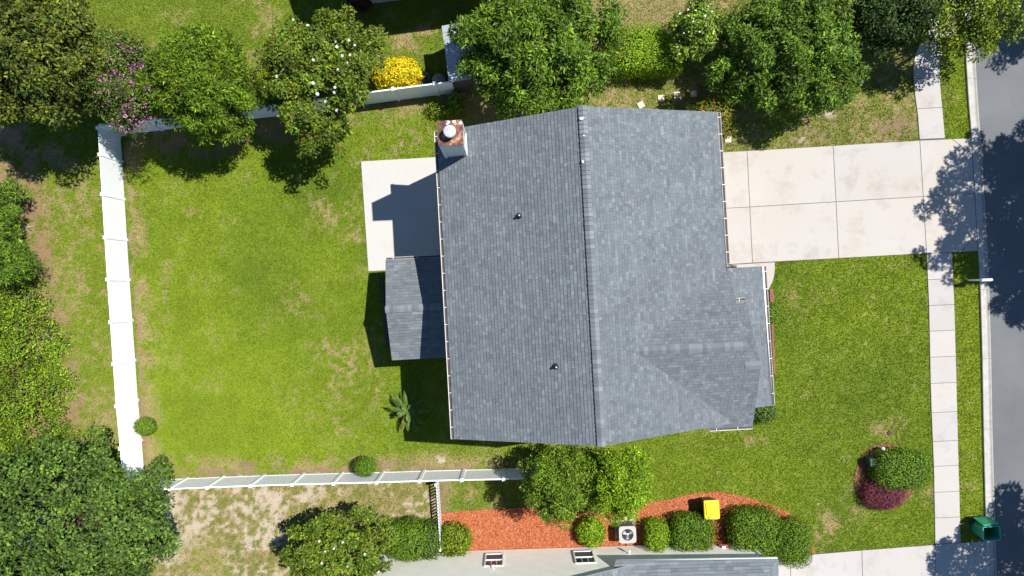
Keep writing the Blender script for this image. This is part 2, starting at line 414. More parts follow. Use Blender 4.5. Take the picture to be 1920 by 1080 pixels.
    dry = np.where(nd, .26 + .6 * sstep(.44, .62, .45 * mid + .55 * fin), dry); lush = np.where(nd, .50 + .5 * (big - .5), lush)
    for b in [(1545, 215, 95, 50, 0), (1520, 255, 60, 35, 0), (1690, 240, 70, 40, 0)]:
        dirt = np.maximum(dirt, .95 * np.clip(1.6 * blob(*b), 0, 1) * sstep(.42, .60, .5 * mid + .5 * fin))
    sand = np.maximum(sand, np.clip(2.2 * blob(1550, 214, 16, 10), 0, 1) + np.clip(2. * blob(1504, 262, 14, 12), 0, 1) * sstep(.4, .6, fin))
    lush = np.where(nd, lush + .5 * blob(1460, 225, 26, 60, 20), lush); dry = dry * (1 - np.where(nd, .8 * np.clip(1.5 * blob(1460, 225, 26, 60, 20), 0, 1), 0))
    ntop = (jx > 1090) & (jx < 1300) & (jy < 60)
    dry = np.where(ntop, .75, dry)
    # front lawn
    fr = (jx > 1180) & (jy > 470) & (jx < 1760)
    dry = np.where(fr, .03 + .42 * sstep(.58, .78, .35 * mid + .65 * fin), dry); lush = np.where(fr, .52 + .7 * (big - .5), lush)
    for b in [(1555, 985, 28, 40, 10, 1.), (1540, 1000, 16, 40, 0, .9), (1500, 560, 50, 50, 0, .5), (1660, 800, 60, 35, 0, .6), (1600, 955, 40, 60, 0, .5), (1400, 830, 60, 22, -8, .7), (1740, 935, 18, 30, 0, .8)]:
        dry = np.maximum(dry, b[5] * 1.5 * blob(*b[:5]) * sstep(.42, .6, mid * .5 + fin * .5))
    vg = (px > 1780) & (px < 1850)
    lush = np.where(vg, .78 + .5 * (big - .5), lush); dry = np.where(vg, .06 + .35 * sstep(.6, .75, mid), dry)
    sd = (jx > 822) & (jx < 1000) & (jy > 895)
    dry = np.where(sd, .12 + .5 * sstep(.55, .7, mid), dry); lush = np.where(sd, .42, lush)
    dirt = np.maximum(dirt, np.where((jy > 895) & (jy < 965), .9 * (1 - sstep(3, 22, np.abs(jx - 832))), 0))
    dirt = np.maximum(dirt, np.where(jx > 820, .9 * np.clip(2 * blob(960, 205, 130, 40, -10), 0, 1), 0))
    bare = np.clip(2.4 * blob(827, 866, 14, 6), 0, 1) + np.clip(2. * blob(468, 870, 24, 9), 0, 1) * .0
    sand = np.maximum(sand, bare)
    dirt = np.maximum(dirt, np.clip(2 * blob(468, 870, 22, 9), 0, 1)); dirt = np.maximum(dirt, .7 * np.clip(2 * blob(740, 872, 60, 12), 0, 1))
    return np.clip(dry, 0, 1), np.clip(lush, 0, 1), np.clip(sand, 0, 1), np.clip(dirt, 0, 1), mid, fin
def lerp3(a, b, t): return np.asarray(a)[None, :] * (1 - t[:, None]) + np.asarray(b)[None, :] * t[:, None]
def grass_cols(dry, lush, mid, fin):
    c = lerp3((.084, .146, .014), (.216, .298, .016), lush)
    c = c * (.86 + .28 * mid[:, None])
    d = np.asarray((.27, .215, .085))[None, :]
    return c * (1 - .75 * dry[:, None]) + d * (.75 * dry[:, None])

gx = np.arange(-31, 31.01, .125); gy = np.arange(-18, 18.01, .125)
GX, GY = np.meshgrid(gx, gy); nx, ny = len(gx), len(gy)
PX = GX.ravel() * F / H + 960; PY = 540 - GY.ravel() * F / H
dry, lush, sand, dirt, mid, fin = ground_fields(PX, PY)
gc = grass_cols(dry, lush, mid, fin) * .8
def blend(c, col, t): return c * (1 - t[:, None]) + np.asarray(col)[None, :] * t[:, None]
gc = blend(gc, (.29, .215, .115), dry * .7)
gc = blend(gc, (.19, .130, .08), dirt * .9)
left_l = (PX < 150) & (PY > 240)
gc = blend(gc, (.25, .155, .085), dirt * left_l * .55)
gc = blend(gc, (.40, .325, .255), sand * .9)
gc *= (.85 + .3 * fin[:, None])
gz = .018 * (fbm(PX / 18, PY / 18, 5) - .5) - .012
verts = np.stack([GX.ravel(), GY.ravel(), gz], 1)
idx = np.arange(nx * ny).reshape(ny, nx)
a, b, c_, d = idx[:-1, :-1].ravel(), idx[:-1, 1:].ravel(), idx[1:, 1:].ravel(), idx[1:, :-1].ravel()
tris = np.concatenate([np.stack([a, b, c_], 1), np.stack([a, c_, d], 1)])
# outer sheet reaching the horizon, butted to the near grid
x0, x1, y0, y1 = gx[0], gx[-1], gy[0], gy[-1]; R = 1600.
ov = np.array([(-R, -R, 0), (R, -R, 0), (R, R, 0), (-R, R, 0), (x0, y0, -.012), (x1, y0, -.012), (x1, y1, -.012), (x0, y1, -.012)])
o = len(verts); ot = []
for i in range(4):
    j = (i + 1) % 4; ot += [(o + i, o + j, o + 4 + j), (o + i, o + 4 + j, o + 4 + i)]
verts = np.concatenate([verts, ov]); tris = np.concatenate([tris, np.array(ot)])
gc = np.concatenate([gc, np.tile([[.09, .13, .03]], (8, 1))])
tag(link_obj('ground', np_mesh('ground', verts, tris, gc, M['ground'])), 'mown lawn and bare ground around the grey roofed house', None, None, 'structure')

# ------------------------------------------------------------------ paving
def poly_shrink(poly, g):
    # inset a convex-ish polygon by g
    n = len(poly); out = []
    A = sum(poly[i][0] * poly[(i + 1) % n][1] - poly[(i + 1) % n][0] * poly[i][1] for i in range(n))
    sgn = 1 if A > 0 else -1
    for i in range(n):
        p = Vector(poly[i]); a = (p - Vector(poly[i - 1])).normalized(); b = (Vector(poly[(i + 1) % n]) - p).normalized()
        na = Vector((-a.y, a.x)) * sgn; nb = Vector((-b.y, b.x)) * sgn
        m = (na + nb); m = m / max(.3, m.length_squared / 2)
        out.append(tuple(p + m * g))
    return out
def structure(name, poly_px, z0, z1, mat, label):
    mb = MB(); mb.prism(gp(poly_px), z0, z1); o = mb.build(name, mat); return tag(o, label, None, None, 'structure')
def slab(parent, poly_px, z, mat, name='slab', g=.012, z0=.0):
    mb = MB(); p = poly_shrink(gp(poly_px), g); q = poly_shrink(p, .008)
    n = len(p); A = sum(p[i][0] * p[(i + 1) % n][1] - p[(i + 1) % n][0] * p[i][1] for i in range(n))
    if A < 0: p = p[::-1]; q = q[::-1]
    vs = [(x, y, z0) for x, y in p] + [(x, y, z - .006) for x, y in p] + [(x, y, z) for x, y in q]
    fs = [tuple(range(2 * n, 3 * n))]
    for k in range(2):
        for i in range(n):
            j = (i + 1) % n; fs.append((k * n + i, k * n + j, (k + 1) * n + j, (k + 1) * n + i))
    mb.add(vs, fs); return mb.build(name, mat, parent)
def lp(a, b, t): return (a[0] + (b[0] - a[0]) * t, a[1] + (b[1] - a[1]) * t)
def at_y(line, y):
    for p, q in zip(line[:-1], line[1:]):
        if p[1] <= y <= q[1]: return lp(p, q, (y - p[1]) / (q[1] - p[1]))
    return line[-1]

# road
road = structure('road', ROADP, -.05, .006, M['asphalt'], 'grey asphalt street along the right edge')
# driveway
drv = structure('driveway', DRIVE, -.05, .012, M['joint'], 'wide pale concrete driveway leading to the street')
T = [(1338, 286.2), (1400.3, 283), (1561.6, 273.4), (1724, 263.4), (1821, 258.7)]
Bm = [(1349, 497), (1410.6, 493), (1572.2, 484.3), (1736.6, 475.3), (1833, 471)]
Mi = [(1343, 391.6), (1405.5, 388.2), (1567, 378.5), (1730.4, 368.6), (1827, 362.7)]
for i in range(3):
    slab(drv, [T[i], T[i + 1], Mi[i + 1], Mi[i]], .03, M['concrete']); slab(drv, [Mi[i], Mi[i + 1], Bm[i + 1], Bm[i]], .03, M['concrete'])
slab(drv, [T[3], (1784, 260.8), (1822.5, 290), Mi[4], Mi[3]], .03, M['concrete'])
slab(drv, [(1784, 260.8), T[4], (1822.5, 290)], .03, M['concrete'])
slab(drv, [Mi[3], Mi[4], (1831, 441), (1800, 472.5), Bm[3]], .03, M['concrete'])
slab(drv, [(1831, 441), Bm[4], (1800, 472.5)], .03, M['concrete'])
# walkway to the entrance
wk = structure('entrance_walkway', WALKWAY, -.05, .010, M['joint'], 'curved concrete walkway beside the porch')
slab(wk, [(1345, 497.8), (1413, 493.6), (1452.6, 491.4), (1453, 505), (1452, 515), (1449, 526.7), (1441, 543.3), (1345, 545)], .028, M['concrete'])
# patio
pt = structure('patio', PATIO, -.05, .010, M['joint'], 'white concrete patio behind the house')
slab(pt, PATIO, .05, M['patio'], g=.0)
# sidewalk
swp = WALKL + WALKR[::-1]
sw = structure('sidewalk', swp, -.05, .010, M['joint'], 'concrete sidewalk parallel to the street')
ys = [-70, -10, 60, 148, 204, 261.5]
def walk_slab(ya, yb):
    n = 4; L = [at_y(WALKL, ya + (yb - ya) * k / n) for k in range(n + 1)]; Rr = [at_y(WALKR, ya + (yb - ya) * k / n - 2.2) for k in range(n + 1)]
    slab(sw, L + Rr[::-1], .035, M['walk'], g=.010)
for ya, yb in zip(ys[:-1], ys[1:]): walk_slab(ya, yb)
ys = [475.5, 524.6, 573, 621, 670, 719, 773.6, 827.8, 874.4, 923, 971, 1020]
for ya, yb in zip(ys[:-1], ys[1:]): walk_slab(ya, yb)
# neighbour driveway
nd_ = structure('neighbour_driveway', NDRIVE, -.05, .009, M['joint'], 'pale concrete driveway at the bottom right corner')
N_t = [(1440, 1047), (1481, 1043), (1615.5, 1031.5), (1752.8, 1021), (1847.5, 1014)]
N_b = [(1440, 1180), (1485, 1180), (1619, 1180), (1757, 1180), (1851, 1180)]
for i in range(3): slab(nd_, [N_t[i], N_t[i + 1], N_b[i + 1], N_b[i]], .03, M['walk'])
slab(nd_, [N_t[3], (1815, 1016.5), (1849, 1043), N_b[4], N_b[3]], .03, M['walk'])
slab(nd_, [(1815, 1016.5), N_t[4], (1849, 1043)], .03, M['walk'])
# rolled kerb and gutter, cast in sections
kb = thing('kerb', W(1840, 540), 'rolled concrete kerb with gutter between verge and street', None, None, 'structure')
del kb['label']; kb['label'] = 'rolled concrete kerb with gutter between verge and street'
kj = [-110, 18, 147, 289, 415, 543, 672, 804, 931, 1058, 1180]
for ya, yb in zip(kj[:-1], kj[1:]):
    n = 5; mb = MB(); rows = []; kcols = []
    for k in range(n + 1):
        y = ya + (yb - ya) * k / n + (.25 if k == 0 else (-.25 if k == n else 0))
        l = at_y(KERBL, y); r = at_y(KERBR, y)
        low = .045 if (256 < y < 474 or y > 1012) else .10
        prof = [(0, -.03), (0.0, low - .01), (.06, low), (.34, low * .97), (.62, .03), (.82, .012), (1., .02), (1., -.03)]
        rows.append([Vector((*W(*lp(l, r, t))[:2], z)) for t, z in prof]); kcols += [(.43, .41, .385)] * 3 + [(.40, .375, .35), (.36, .34, .315), (.235, .222, .205), (.40, .38, .355), (.3, .28, .26)]
    m = len(rows[0]); vs = [p for r_ in rows for p in r_]; fs = []
    for k in range(n):
        for i in range(m - 1): fs.append((k * m + i, k * m + i + 1, (k + 1) * m + i + 1, (k + 1) * m + i))
    fs += [tuple(range(m)), tuple(range(n * m + m - 1, n * m - 1, -1))]
    mb.add(vs, fs); mb.c = kcols; mb.build('kerb_section', M['kerb'], kb)

# mulch beds with loose chips
def mulch_bed(name, poly, n, label, k3=(1., 1., 1.)):
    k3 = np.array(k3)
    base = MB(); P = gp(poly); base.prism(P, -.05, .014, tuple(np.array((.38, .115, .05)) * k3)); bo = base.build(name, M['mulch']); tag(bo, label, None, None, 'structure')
    xs = [p[0] for p in P]; ys_ = [p[1] for p in P]
    x = rng.uniform(min(xs), max(xs), n * 2); y = rng.uniform(min(ys_), max(ys_), n * 2)
    k = inpoly(x, y, P); x, y = x[k][:n], y[k][:n]; m = len(x)
    a = rng.uniform(0, 2 * np.pi, m); L = rng.uniform(.04, .11, m); w = rng.uniform(.012, .03, m)
    t = rng.normal(0, .25, m); z = .022 + rng.uniform(0, .03, m)
    dx, dy = np.cos(a) * L / 2, np.sin(a) * L / 2; sx, sy = -np.sin(a) * w, np.cos(a) * w
    v = np.stack([np.stack([x - dx, y - dy, z - t * L / 2], 1), np.stack([x + dx + sx, y + dy + sy, z + t * L / 2], 1), np.stack([x + dx - sx, y + dy - sy, z + t * L / 2 + .006], 1)], 1).reshape(-1, 3)
    v[:, 2] = np.maximum(v[:, 2], .016)
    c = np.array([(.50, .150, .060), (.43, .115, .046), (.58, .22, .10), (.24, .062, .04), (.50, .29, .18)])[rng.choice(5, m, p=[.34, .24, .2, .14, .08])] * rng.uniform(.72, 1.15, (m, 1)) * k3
    o = link_obj('mulch_chips', np_mesh('mulch_chips', v, np.arange(m * 3).reshape(-1, 3), np.repeat(c, 3, 0), M['chip']), bo); o['kind'] = 'stuff'
mulch_bed('mulch_bed', MULCH, 26000, 'orange dyed mulch bed along the cream neighbouring house')
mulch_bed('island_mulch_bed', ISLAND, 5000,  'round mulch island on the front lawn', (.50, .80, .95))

# ------------------------------------------------------------------ grass blades
EXCL = [DRIVE, PATIO, swp, KERBL + KERBR[::-1], ROADP, NDRIVE, MULCH, ISLAND, HOUSEPOLY, NEIGH, WALKWAY]
def make_grass():
    n = 1050000
    x = rng.uniform(-26.5, 26.5, n); y = rng.uniform(-15.2, 15.2, n)
    px = x * F / H + 960; py = 540 - y * F / H
    ok = px < 1868
    for p in EXCL:
        xs = [q[0] for q in p]; ys_ = [q[1] for q in p]
        bb = (px > min(xs)) & (px < max(xs)) & (py > min(ys_)) & (py < max(ys_))
        r = np.zeros(n, bool); r[bb] = inpoly(px[bb], py[bb], p); ok &= ~r
    x, y, px, py = x[ok], y[ok], px[ok], py[ok]
    dry, lush, sand, dirt, mid, fin = ground_fields(px, py)
    dens = np.clip((1 - .55 * dry) * (1 - .93 * sand) * (1 - .88 * dirt), 0, 1) * (.55 + .9 * fbm(px / 5, py / 5, 61, 2)).clip(0, 1)
    k = rng.uniform(0, 1, len(x)) < dens
    x, y, dry, lush, mid, fin = x[k], y[k], dry[k], lush[k], mid[k], fin[k]; m = len(x)
    a = rng.uniform(0, 2 * np.pi, m); L = rng.uniform(.05, .10, m) * (.75 + .4 * lush); til = rng.uniform(.35, 1.25, m); w = rng.uniform(.012, .022, m)
    hx = np.cos(a) * L * np.sin(til); hy = np.sin(a) * L * np.sin(til); hz = L * np.cos(til)
    sx, sy = -np.sin(a) * w, np.cos(a) * w
    z = np.full(m, -.012)
    v = np.stack([np.stack([x - sx, y - sy, z], 1), np.stack([x + sx, y + sy, z], 1), np.stack([x + hx, y + hy, z + hz + .012], 1)], 1).reshape(-1, 3)
    c = grass_cols(np.clip(dry * .85 + .25 * (rng.uniform(0, 1, m) < .10), 0, 1), np.clip(lush + rng.normal(0, .12, m), 0, 1), mid, fin) * rng.uniform(.8, 1.2, (m, 1))
    o = link_obj('grass', np_mesh('grass', v, np.arange(m * 3).reshape(-1, 3), np.repeat(c, 3, 0), M['grass']))
    tag(o, 'short green lawn grass covering the yards and verge', None, None, 'stuff')
    print('grass', m)
make_grass()

# ------------------------------------------------------------------ main house
def polyV(*p): return [Vector(q) for q in p]
HE, HR = 5.7, 8.2
A = W(820.3, 246.8, HE); B = W(1092, 199.5, HR); Cc = W(1345, 210.3, HE)
D = W(852, 823.3, HE); E = W(1128, 836.5, HR); Fc = W(1381, 792, HE)
south = (D - A).normalized(); east = Vector((-south.y, south.x, 0))
def lin(p, q, t): return p + (q - p) * t
house = thing('house', Vector((3, 0, 0)), 'two storey house with grey shingle gable roof in the middle', 'house')
# cross gables on the street side
def on_main_right(x, y):
    # height of the main right slope under (x, y)
    n = (Fc - Cc).normalized(); # eave dir
    p = Vector((x, y, 0)); e0 = Vector((Cc.x, Cc.y, 0)); r0 = Vector((B.x, B.y, 0))
    pe = Vector((-n.y, n.x, 0)).normalized()
    de = abs((p - e0).dot(pe)); tot = abs((r0 - e0).dot(pe)); return HE + (HR - HE) * de / tot
R0 = Vector((4.757, -2.46, 7.53)); R1 = Vector((9.13, -2.46 + .055 * 4.37 - .03, 7.53))
N1e = R1 + Vector((-.05, 3.0, HE - 7.53)); S1e = R1 - south * -3.5; S1e.z = HE; N1e = R1 - south * 3.03; N1e.z = HE; N1v = N1e - east * .28; S1v = S1e - east * .1
S1e = R1 + south * 3.5; S1e.z = HE; S1v = S1e - east * .1
dS = (S1e - R1)
R2a = R1 + dS * .235; R2b = R2a + east * .64; S2e = S1e + east * .66; 
N2a = R2a - south * 2.5; N2a.z = HE; N2b = N2a + east * .64
slopes = {
 'left': ([A, D, E, B], south, (B - A)),
 'right': ([Fc, Cc, B, E], -south, (B - Cc)),
 'n1': ([N1e, N1e - east * 4.6, R1 - east * 4.6, R1], -east, (R1 - N1e)),
 's1': ([S1e - east * 4.6, S1e, R1, R1 - east * 4.6], east, (R1 - S1e)),
 's2': ([S1e, S2e, R2b, R2a], east, (R2b - S2e)),
 'n2': ([N2b, N2a, R2a, R2b], -east, (R2b - N2b)),
}
SH_COL = np.array([(.140, .159, .175), (.152, .172, .189), (.164, .185, .202), (.177, .199, .215), (.202, .224, .238), (.170, .182, .196)])
def shingle_mesh(name, polys, mat, exposure=.143, wmin=.11, wmax=.20, thick=.021, seed=1, tone=1.0):
    r = random.Random(seed); V = []; Fs = []; Cs = []
    for poly, ed, up in polys:
        o = poly[0]; n = None
        u = Vector(ed).normalized(); vv = Vector(up); vv = (vv - u * vv.dot(u)).normalized(); nn = u.cross(vv).normalized()
        if nn.z < 0: nn = -nn
        P = [((p - o).dot(u), (p - o).dot(vv)) for p in poly]
        vmin = min(p[1] for p in P); vmax = max(p[1] for p in P)
        def interval(v):
            xs = []
            for i in range(len(P)):
                (ax, ay), (bx, by) = P[i], P[(i + 1) % len(P)]
                if abs(ay - by) < 1e-9: 
                    if abs(v - ay) < 1e-6: xs += [ax, bx]
                    continue
                t = (v - ay) / (by - ay)
                if -1e-6 <= t <= 1 + 1e-6: xs.append(ax + t * (bx - ax))
            return (min(xs), max(xs)) if xs else None
        nc = int((vmax - vmin) / exposure) + 1
        for k in range(nc):
            va = vmin + k * exposure; vb = min(va + exposure, vmax)
            if vb - va < .01: continue
            ia = interval(min(max(va, vmin + 1e-4), vmax - 1e-4)); ib = interval(max(min(vb, vmax - 1e-4), vmin + 1e-4))
            if not ia or not ib: continue
            lo = min(ia[0], ib[0]); hi = max(ia[1], ib[1]); x = lo - r.uniform(0, wmax); lam = r.random() < .5
            coursetone = r.uniform(.95, 1.05)
            while x < hi:
                w = r.uniform(wmin, wmax) * (1.5 if r.random() < .12 else 1); x2 = x + w
                a0, a1 = max(x, ia[0]), min(x2, ia[1]); b0, b1 = max(x, ib[0]), min(x2, ib[1])
                lam = not lam if r.random() < .85 else lam
                if a1 - a0 > .004 or b1 - b0 > .004:
                    if a1 <= a0: a0 = a1 = (ia[0] if x2 < ia[0] else ia[1])
                    if b1 <= b0: b0 = b1 = (ib[0] if x2 < ib[0] else ib[1])
                    t0 = thick + (.006 if lam else 0); t1 = .004 + (.005 if lam else 0)
                    g = .002
                    def pt(uu, v_, t_): return o + u * uu + vv * v_ + nn * t_
                    b = len(V)
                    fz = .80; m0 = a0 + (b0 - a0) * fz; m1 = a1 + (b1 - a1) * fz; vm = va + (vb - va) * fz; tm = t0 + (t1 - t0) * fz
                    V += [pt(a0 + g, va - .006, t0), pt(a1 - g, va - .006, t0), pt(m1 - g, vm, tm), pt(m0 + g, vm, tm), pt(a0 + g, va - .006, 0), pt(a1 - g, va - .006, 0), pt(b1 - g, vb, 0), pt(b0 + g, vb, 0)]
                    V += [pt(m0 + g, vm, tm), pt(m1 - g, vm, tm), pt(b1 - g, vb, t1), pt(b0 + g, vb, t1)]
                    Fs += [(b, b + 1, b + 2, b + 3), (b + 8, b + 9, b + 10, b + 11), (b + 4, b + 5, b + 1, b), (b + 5, b + 6, b + 10, b + 1), (b + 7, b + 4, b, b + 11)]
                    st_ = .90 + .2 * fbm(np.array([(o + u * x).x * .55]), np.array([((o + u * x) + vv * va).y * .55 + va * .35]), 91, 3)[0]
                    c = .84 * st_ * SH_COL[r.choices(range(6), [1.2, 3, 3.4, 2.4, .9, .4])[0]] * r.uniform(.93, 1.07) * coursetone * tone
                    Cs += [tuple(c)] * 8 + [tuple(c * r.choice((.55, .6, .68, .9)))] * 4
                x = x2
    mb = MB(); mb.v = [tuple(p) for p in V]; mb.f = Fs; mb.c = Cs; return mb
deck = MB()
for k, (poly, ed, up) in slopes.items(): deck.slab3([tuple(p - Vector((0, 0, .004))) for p in poly], .03)
roof = deck.build('roof', M['felt'], house)
sof = MB()
for k, (poly, ed, up) in slopes.items():
    cpt_ = sum(poly, Vector()) / len(poly)
    sof.slab3([tuple(p + (cpt_ - p) * .002 - Vector((0, 0, .036))) for p in poly], .12 if k in ('left', 'right') else .08)
sof.build('fascia_and_soffit', M['trim'], roof)
for i, (k, s) in enumerate(slopes.items()):
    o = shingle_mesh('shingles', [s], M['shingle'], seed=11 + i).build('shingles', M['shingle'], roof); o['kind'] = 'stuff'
# ridge caps
def cap_mesh(w, L, rise, pitch, th=.012):
    mb = MB(); n = 4; top = []; 
    prof = [(-w, -w * pitch), (-w * .5, -w * .5 * pitch + .004), (0, .006), (w * .5, -w * .5 * pitch + .004), (w, -w * pitch)]
    vs = []
    for yy, zz in ((0, rise), (L, 0.0)):
        vs += [(yy, x, z + zz) for x, z in prof]
    vs += [(0, x, z + rise - th) for x, z in prof]
    fs = [(i, i + 1, 5 + i + 1, 5 + i) for i in range(4)] + [(10 + i, 10 + i + 1, i + 1, i) for i in range(4)]
    fs += [(0, 5, 10), (4, 14, 9)]
    mb.add(vs, fs); return mb.mesh('ridge_cap', M['cap'])
def caps(p, q, n_exp, w, pitch, lift, parent, rise=.022):
    L = (q - p).length; n = max(1, int(L / n_exp)); d = (q - p).normalized(); me = cap_mesh(w, n_exp * 1.2, rise, pitch, rise)
    ang = math.atan2(d.y, d.x)
    for k in range(n):
        o = bpy.data.objects.new('ridge_cap', me); C.objects.link(o); o.parent = parent
        o.location = p + d * (L * k / n) + Vector((0, 0, lift)) - ORG[parent.name]; o.rotation_euler = (random.uniform(-.012, .012), random.uniform(-.006, .006), ang + random.uniform(-.012, .012))
vent = MB()       # raised ridge vent below the caps
for sgn in (-1, 1):
    e_ = east * (.15 * sgn); z = Vector((0, 0, -.15 * .43))
    vent.hexa([tuple(B + e_ + z), tuple(E + e_ + z), tuple(E), tuple(B)] + [tuple(p + Vector((0, 0, .05))) for p in (B + e_ + z, E + e_ + z, E, B)])
vent.build('ridge_vent', M['black'], roof)
caps(E, B, .172, .165, .43, .066, roof, .045)
caps(R1, R0, .172, .17, .5, .03, roof)
caps(R2b, R2a, .172, .17, .5, .03, roof)

# gutters
def gutter(parent, p, q, outward, brk=.72, w=.125, name='gutter'):
    d = (q - p).normalized(); ow = outward.normalized(); mb = MB(); up = Vector((0, 0, 1))
    pr = [(0.0, .0), (0.0, -.11), (w * .85, -.11), (w, -.02), (w + .012, -.0), (w - .012, -.012), (w * .8, -.095), (.012, -.095), (.012, .0)]
    vs = []
    for e in (p, q): vs += [tuple(e + ow * (x + .012) + up * (z - .02)) for x, z in pr]
    n = len(pr); fs = [(i, (i + 1) % n, n + (i + 1) % n, n + i) for i in range(n)]
    mb.add(vs, fs)
    for e in (p, q):
        k = [tuple(e + ow * (x + .012) + up * (z - .02)) for x, z in ((0, 0), (0, -.11), (w * .85, -.11), (w, -.01))]
        mb.add([Vector(a_) - d * .003 for a_ in k] + [Vector(a_) + d * .003 for a_ in k], [(0, 1, 2, 3), (7, 6, 5, 4), (0, 4, 5, 1), (1, 5, 6, 2), (2, 6, 7, 3), (3, 7, 4, 0)])
    g = mb.build(name, M['gutter'], parent)
    L = (q - p).length
    db = MB(); k = int(L / .5) + 1; vs = []; fs = []
    for i in range(k + 1):
        e = p + d * (L * i / k)
        zz = -.06 + random.uniform(0, .03)
        vs += [tuple(e + ow * .03 + up * zz), tuple(e + ow * (w * .84) + up * (zz - random.uniform(0, .012)))]
    for i in range(k): fs.append((2 * i, 2 * i + 1, 2 * i + 3, 2 * i + 2))
    db.add(vs, fs); db.build('gutter_debris', M['debris'], g)
    nb = int(L / brk)
    for i in range(nb + 1):
        e = p + d * (L * (i + .3) / (nb + 1)); b = MB()
        c0 = e + ow * .0 + up * -.012; c1 = e + ow * (w + .016) + up * -.012
        hw = d * .011
        b.hexa([tuple(c0 - hw - up * .008), tuple(c1 - hw - up * .008), tuple(c1 + hw - up * .008), tuple(c0 + hw - up * .008), tuple(c0 - hw), tuple(c1 - hw), tuple(c1 + hw), tuple(c0 + hw)])
        b.build('gutter_bracket', M['trim'], g)
    return g
gutter(house, A - south * .02, D, -east)
gutter(house, Cc, lin(Cc, Fc, .489), east)
gutter(house, S1v - east * 1.02, S2e, south, .9)
gutter(house, N2a + east * .28, N2b, -south, .5)
gutter(house, N1v + east * .02, N1e + east * .1, -south, .5)

# walls (under the eaves)
walls = MB(); ins = .38
def wall_pts(): 
    a = A + east * ins + south * .3; c = Cc - east * ins + south * .3; d = D + east * ins - south * .3; f = Fc - east * ins - south * .3
    return a, c, f, d
a, c, f, d = wall_pts()
zt = HE + ins * .43 - .17
def zs(p, z): return (p.x, p.y, z)
bm_ = lin(a, c, .5); bm2 = lin(d, f, .5)
wv = [zs(a, 0), zs(c, 0), zs(f, 0), zs(d, 0), zs(a, zt), zs(c, zt), zs(f, zt), zs(d, zt), zs(bm_, HR - .2), zs(bm2, HR - .2)]
walls.add(wv, [(0, 3, 7, 4), (1, 5, 6, 2), (0, 4, 8, 5, 1), (3, 2, 6, 9, 7)])
walls.build('wall', M['siding'], house)
def wall_box(p, q, r, s, z1, apex=None):
    mb = MB(); mb.prism([tuple(x[:2]) for x in (p, q, r, s)], 0, z1); return mb.build('wall', M['siding'], house)
wall_box(N1v - east * .9 + south * .3, N1e - east * .25 + south * .3, S1e - east * .25 - south * .3, S1v - east * .9 - south * .3, HE - .1)
wall_box(N2a - east * .3 + south * .3, N2b - east * .25 + south * .3, S2e - east * .25 - south * .3, S1e - east * .3 - south * .3, HE - .1)
# garage door on the driveway side, and rear patio door
def panel_on(name, p, q, z0, z1, outward, mat, parent, th=.05):
    mb = MB(); o1 = outward.normalized() * .004; o2 = outward.normalized() * th
    mb.hexa([zs(p + o1, z0), zs(q + o1, z0), zs(q + o2, z0), zs(p + o2, z0), zs(p + o1, z1), zs(q + o1, z1), zs(q + o2, z1), zs(p + o2, z1)]); return mb.build(name, mat, parent)
gd = panel_on('garage_door', lin(c, f, .06), lin(c, f, .42), .05, 2.3, east, M['trim'], house)
for k in range(4): panel_on('door_panel', lin(c, f, .068) , lin(c, f, .412), .12 + k * .55, .58 + k * .55, east, M['siding'], gd, .065)
w_ = panel_on('patio_door', lin(a, d, .22), lin(a, d, .36), .08, 2.15, -east, M['trim'], house); panel_on('pane', lin(a, d, .228), lin(a, d, .352), .16, 2.07, -east, M['glass'], w_, .062)
for t0, t1 in ((.12, .2), (.55, .63), (.78, .86)):
    w_ = panel_on('window', lin(a, d, t0), lin(a, d, t1), 3.6, 4.9, -east, M['trim'], house); panel_on('pane', lin(a, d, t0 + .008), lin(a, d, t1 - .008), 3.68, 4.82, -east, M['glass'], w_, .062)
for t0, t1 in ((.08, .17), (.27, .36)):
    w_ = panel_on('window', lin(c, f, t0), lin(c, f, t1), 3.5, 4.9, east, M['trim'], house); panel_on('pane', lin(c, f, t0 + .008), lin(c, f, t1 - .008), 3.58, 4.82, east, M['glass'], w_, .062)

# front porch: low shed roof on posts
pe0 = W(1432, 499, 2.8); pe1 = W(1448, 760.5, 2.8)
pw0 = pe0 - east * 2.75 + Vector((0, 0, .85)); pw1 = pe1 - east * 2.75 + Vector((0, 0, .85))
fp = MB(); fp.slab3([tuple(p) for p in (pe1, pe0, pw0, pw1)], .12); fpr = fp.build('porch_roof', M['trim'], house)
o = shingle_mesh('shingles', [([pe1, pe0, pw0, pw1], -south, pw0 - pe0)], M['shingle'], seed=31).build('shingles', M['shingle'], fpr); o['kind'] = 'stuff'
gutter(house, pe0, pe1, east, .8, .11)
for t in (.03, .36, .68, .97):
    p = lin(pe0, pe1, t) - east * .3; mb = MB(); mb.box((p.x, p.y, 1.38), (.14, .14, 2.56)); mb.build('porch_post', M['white'], house)
mb = MB(); fl = [pe0 - east * .1, pe1 - east * .1, pe1 - east * 2.2, pe0 - east * 2.2]; mb.prism([tuple(p[:2]) for p in fl], .0, .15); mb.build('porch_floor', M['concrete'], house)
